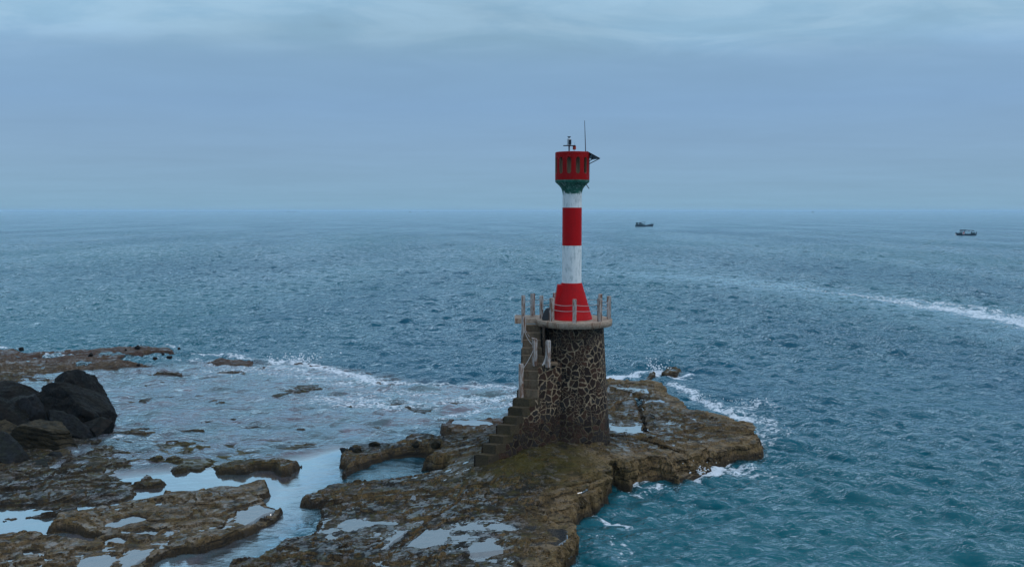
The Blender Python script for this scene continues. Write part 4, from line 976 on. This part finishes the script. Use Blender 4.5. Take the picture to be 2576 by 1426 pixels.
# left fishing boat (wheelhouse aft, bow to the right)
x, y = on_z(1621.5, 570, 0); px = y / ray(1621, 570)[1] / FPX
fb = empty('fishing_boat', (x, y, .0), 'dark fishing boat with wheelhouse and flat canopy, on the sea just right of the tower', 'boat', 'fishing boats at sea', rz=.12)
Lb = 48 * px
k_ = Lb / (1240)   # metres per crop unit
def lx(c): return (c - 1270) * k_
def lz(c): return (745 - c) * k_
at_local(hull_mesh(Lb * .98, 3.0, [(0, lz(625)), (.3, lz(640)), (.55, lz(668)), (.8, lz(610)), (1, lz(575))]), fb).build('hull', M_HULL, fb, bevel=0)
mb = MB(); mb.box((lx(760), 0, (lz(500) + lz(650)) / 2), (lx(812) - lx(715), 2.0, lz(500) - lz(650))); mb.box((lx(970), 0, (lz(500) + lz(650)) / 2), (lx(1010) - lx(925), 2.0, lz(500) - lz(650))); mb.box((lx(868), 0, (lz(585) + lz(650)) / 2), (lx(926) - lx(811), 1.9, lz(585) - lz(650))); at_local(mb, fb).build('wheelhouse', M_CABIN, fb)
mb = MB(); mb.box((lx(870), 0, lz(492)), (lx(1030) - lx(700), 2.5, .35)); mb.box((lx(1170), 0, lz(465)), (lx(1305) - lx(1020), 2.3, .25), M=Matrix.Rotation(-.07, 3, 'Y')); at_local(mb, fb).build('canopy', M_CANOPY, fb)
mb = MB(); mb.add([(lx(1000), -1, lz(650)), (lx(1300), -1, lz(650)), (lx(1290), -1, lz(615)), (lx(1020), -1, lz(530)), (lx(1000), 1, lz(650)), (lx(1300), 1, lz(650)), (lx(1290), 1, lz(615)), (lx(1020), 1, lz(530))], [(3, 2, 1, 0), (4, 5, 6, 7), (0, 1, 5, 4), (1, 2, 6, 5), (2, 3, 7, 6), (3, 0, 4, 7)]); at_local(mb, fb).build('deckhouse', M_CABIN, fb)
for xx, z1_ in ((1290, 465), (1680, 545), (1725, 500), (1860, 545)):
    mb = MB(); mb.tube([(lx(xx), 0, lz(640)), (lx(xx), 0, lz(z1_))], .11, 8); at_local(mb, fb).build('pole', M_CABIN, fb)
mb = MB(); mb.lathe((lx(1725), 0), [(.1, lz(530)), (.28, lz(520)), (.28, lz(502)), (.1, lz(494))], 10); at_local(mb, fb).build('lamp', M_CABIN, fb)
mb = MB(); mb.lathe((lx(675), 0), [(.15, lz(735)), (.42, lz(715)), (.42, lz(670)), (.15, lz(650))], 10); at_local(mb, fb).build('fender', M_CABIN, fb)
# right boat (bow left)
x, y = on_z(2428.5, 592.5, 0); px = y / ray(2428, 592)[1] / FPX
tb = empty('canopy_boat', (x, y, .0), 'dark open boat with three canopy roofs and red drape, near the right picture edge', 'boat', 'fishing boats at sea', rz=-.06)
k_ = 50.4 * px / 1290
def lx(c): return (c - 1265) * k_
def lz(c): return (838 - c) * k_
at_local(hull_mesh(1290 * k_, 2.3, [(0, lz(715)), (.2, lz(735)), (.55, lz(735)), (.8, lz(700)), (1, lz(655))], .3, -1, .6), tb).build('hull', M_HULL, tb)
mb = MB(); mb.box((lx(1105), 0, lz(500)), (lx(1270) - lx(945), 1.9, .42)); at_local(mb, tb).build('canopy', M_CANOPY, tb)
mb = MB(); mb.tube([(lx(1310), 0, lz(488)), (lx(1400), 0, lz(490)), (lx(1480), 0, lz(520))], .13, 6); mb.v = [(v[0], v[1] * 7, v[2]) for v in mb.v]; at_local(mb, tb).build('canopy', M_CANOPY, tb)
mb = MB(); mb.tube([(lx(1510), 0, lz(505)), (lx(1620), 0, lz(494)), (lx(1710), 0, lz(510)), (lx(1780), 0, lz(552))], .13, 6); mb.v = [(v[0], v[1] * 7, v[2]) for v in mb.v]; at_local(mb, tb).build('canopy', M_CANOPY, tb)
for xx, z1_, r in ((965, 500, .1), (1005, 520, .05), (1140, 530, .09), (1245, 520, .07), (1465, 515, .05), (1762, 545, .05)):
    for sy in (-.75, .75):
        mb = MB(); mb.tube([(lx(xx), sy, lz(720)), (lx(xx), sy, lz(z1_))], r, 6); at_local(mb, tb).build('pole', M_CABIN, tb)
mb = MB(); mb.box((lx(1735), 0, lz(720)), (lx(1835) - lx(1640), 1.7, lz(650) - lz(790))); at_local(mb, tb).build('stern_box', M_CABIN, tb)
mb = MB(); mb.box((lx(1612), -.2, lz(630)), (.3, .35, lz(560) - lz(720)), taper=.6); at_local(mb, tb).build('engine_stack', M_CABIN, tb)
mb = MB(); mb.box((lx(960), 0, lz(690)), (lx(1060) - lx(870), 1.2, lz(660) - lz(730)), taper=.8); at_local(mb, tb).build('deck_locker', M_CABIN, tb)
mb = MB(); mb.box((lx(1185), 0, lz(660)), (.28, 1.0, lz(600) - lz(720))); at_local(mb, tb).build('control_stand', M_CABIN, tb)
mb = MB(); mb.box((lx(1082), -1.17, lz(690)), (.85, .06, 1.15), M=Matrix.Rotation(.12, 3, 'Y')); at_local(mb, tb).build('white_banner', M_BWHITE, tb, bevel=.01)
mb = MB(); mb.box((lx(1085), -1.22, lz(675)), (.42, .05, 1.05), M=Matrix.Rotation(.1, 3, 'Y')); at_local(mb, tb).build('red_drape', M_BRED, tb, bevel=.01)
mb = MB(); mb.add([(lx(618), -.12, lz(690)), (lx(700), -.35, lz(812)), (lx(640), -.3, lz(820)), (lx(618), .12, lz(690)), (lx(700), .35, lz(812)), (lx(640), .3, lz(820))], [(0, 2, 1), (3, 4, 5), (0, 1, 4, 3), (1, 2, 5, 4), (2, 0, 3, 5)]); at_local(mb, tb).build('bow_patch', M_BWHITE, tb)
# float with a stick beside it
x, y = on_z(2456, 592, 0)
bf = empty('marker_float', (x, y, 0), 'small dark upright marker float right of the canopied boat', 'float')
p = on_y(2456, 586, y); 
mb = MB(); mb.tube([(x, y, -.3), (x, y, p.z + .9)], .05, 6); mb.build('stick', M_CABIN, bf)
mb = MB(); mb.lathe((x, y), [(.06, p.z - .3), (.26, p.z - .15), (.26, p.z + .35), (.06, p.z + .5)], 12); mb.build('float_body', M_HULL, bf)
# specks on the horizon
for (u, v, wpx, hpx, lab) in ((728, 533.2, 12, 1.6, 'leftmost long low ship on the horizon'), (742, 533.8, 8, 2.0, 'second ship on the horizon, shorter and just right of the long one'), (1031.5, 535.0, 5, 2.6, 'tiny boat on the horizon left of the tower, darker of the pair'), (1077, 534.2, 4.5, 2.2, 'tiny faint boat on the horizon nearest the left side of the tower'), (2045, 535.2, 5.5, 4.0, 'lone tiny boat with mast on the horizon between the two fishing boats')):
    x, y = on_z(u, v, 0); px = y / FPX
    sh = empty('distant_boat', (x, y, 0), lab, 'boat', 'boats on the horizon')
    at_local(hull_mesh(wpx * px, wpx * px * .2, [(0, hpx * px * .4), (.5, hpx * px * .3), (1, hpx * px * .5)], .5, 1, wpx * px * .05), sh).build('hull', M_HULL, sh)
    mb = MB(); mb.box((-wpx * px * .15, 0, hpx * px * .55), (wpx * px * .3, wpx * px * .15, hpx * px * .7)); mb.tube([(wpx * px * .05, 0, 0), (wpx * px * .05, 0, hpx * px * 1.2)], px * .3, 6); at_local(mb, sh).build('cabin', M_CABIN, sh)

# ------------------------------------------------------------------ haze
HZ = 1.4e-4
mb = MB(); mb.box((0, 20500, (-4.5 + 19) / 2), (130000, 45000 * 2.0, 23.5))
m_, nt_, out_ = material('haze_air')
pv = nt_.new('ShaderNodeVolumePrincipled'); pv.inputs['Color'].default_value = (.56, .76, .92, 1); pv.inputs['Density'].default_value = HZ; pv.inputs['Anisotropy'].default_value = .0
nt_.l.new(pv.outputs[0], out_.inputs[1])
hz = mb.build('haze', m_); tag(hz, kind='stuff')

# ------------------------------------------------------------------ sky and sun
SUN_EL, SUN_AZ = R(48), R(62)      # azimuth from +Y towards +X : light from the right, slightly behind the tower
w = bpy.data.worlds.new('World'); scene.world = w; w.use_nodes = True
nt = NT(w.node_tree)
for n in list(nt.n): nt.n.remove(n)
out = nt.new('ShaderNodeOutputWorld'); bg = nt.new('ShaderNodeBackground')
sky = nt.new('ShaderNodeTexSky'); sky.sky_type = 'NISHITA'; sky.sun_disc = False; sky.sun_elevation = SUN_EL; sky.sun_rotation = SUN_AZ; sky.air_density = 1.6; sky.dust_density = 3
tc = nt.new('ShaderNodeTexCoord').outputs['Generated']
sx = nt.new('ShaderNodeSeparateXYZ', i_0=tc); zc = sx.outputs[2]
inv = nt.math('DIVIDE', 1.0, nt.math('ADD', nt.math('MAXIMUM', zc, 0.0), .05))
pv_ = nt.new('ShaderNodeCombineXYZ', i_0=nt.math('MULTIPLY', sx.outputs[0], inv), i_1=nt.math('MULTIPLY', sx.outputs[1], inv))
n1 = nt.noise(nt.scale(pv_.outputs[0], (.55, 1.0, 1), (4.2, 1.3, 0)), .62, 6, .50, .25)
n2 = nt.noise(nt.scale(pv_.outputs[0], (.9, 1.0, 1), (7.2, 3.3, 0)), 1.6, 8, .6, .5)
ramp = nt.new('ShaderNodeValToRGB'); nt.put(ramp.inputs[0], zc)
cr = ramp.color_ramp
stops = [(0.0, (.228, .405, .555)), (.02, (.226, .396, .56)), (.07, (.207, .364, .56)), (.115, (.190, .344, .56)), (.16, (.203, .361, .56)), (.19, (.235, .41, .58)), (.24, (.25, .43, .595)), (.45, (.42, .61, .80)), (1.0, (.54, .75, .97))]
cr.elements[0].position, cr.elements[0].color = stops[0][0], (*stops[0][1], 1)
cr.elements[1].position, cr.elements[1].color = stops[-1][0], (*stops[-1][1], 1)
for p_, c_ in stops[1:-1]:
    e = cr.elements.new(p_); e.color = (*c_, 1)
# streaky cloud: bright wisps above about nine degrees, faint ones below
band = nt.smooth(nt.math('ADD', zc, nt.math('MULTIPLY', nt.math('SUBTRACT', n1, .5), .09)), .135, .185, 0, 1)
cl = nt.math('ADD', nt.math('MULTIPLY', nt.math('SUBTRACT', n1, .5), .9), nt.math('MULTIPLY', nt.math('SUBTRACT', n2, .5), .45))
gain = nt.math('MULTIPLY_ADD', nt.math('MULTIPLY', cl, nt.math('MULTIPLY_ADD', band, .75, .22)), 1.0, 1.0)
gain = nt.math('MULTIPLY', gain, nt.math('MULTIPLY_ADD', band, .13, .97))
tint = nt.mix(nt.math('MULTIPLY', band, nt.smooth(n2, .4, .6)), (1, 1, 1), (1.12, 1.04, 1.0))
colr = nt.mix(1.0, ramp.outputs[0], tint, 'MULTIPLY')
gv = nt.new('ShaderNodeVectorMath', operation='SCALE', i_0=colr); nt.put(gv.inputs['Scale'], gain)
skyc = nt.new('ShaderNodeVectorMath', operation='SCALE', i_0=sky.outputs[0]); skyc.inputs['Scale'].default_value = .09
mixc = nt.mix(.12, gv.outputs[0], skyc.outputs[0])
nt.put(bg.inputs[0], mixc); bg.inputs[1].default_value = 1.13
nt.l.new(bg.outputs[0], out.inputs[0])
sl = bpy.data.lights.new('sun', 'SUN'); sl.energy = .8; sl.angle = R(25); sl.color = (1.0, .96, .92)
so = bpy.data.objects.new('sun', sl); COL.objects.link(so)
d = Vector((math.sin(SUN_AZ + R(50)) * math.cos(SUN_EL), math.cos(SUN_AZ + R(50)) * math.cos(SUN_EL), math.sin(SUN_EL)))
sky.sun_rotation = SUN_AZ + R(50)
so.rotation_euler = d.to_track_quat('Z', 'Y').to_euler()
scene.view_settings.view_transform = 'Standard'; scene.view_settings.look = 'None'
scene.view_settings.exposure = 0; scene.view_settings.gamma = 1
scene.cycles.max_bounces = 6; scene.cycles.volume_bounces = 1; scene.cycles.transparent_max_bounces = 8
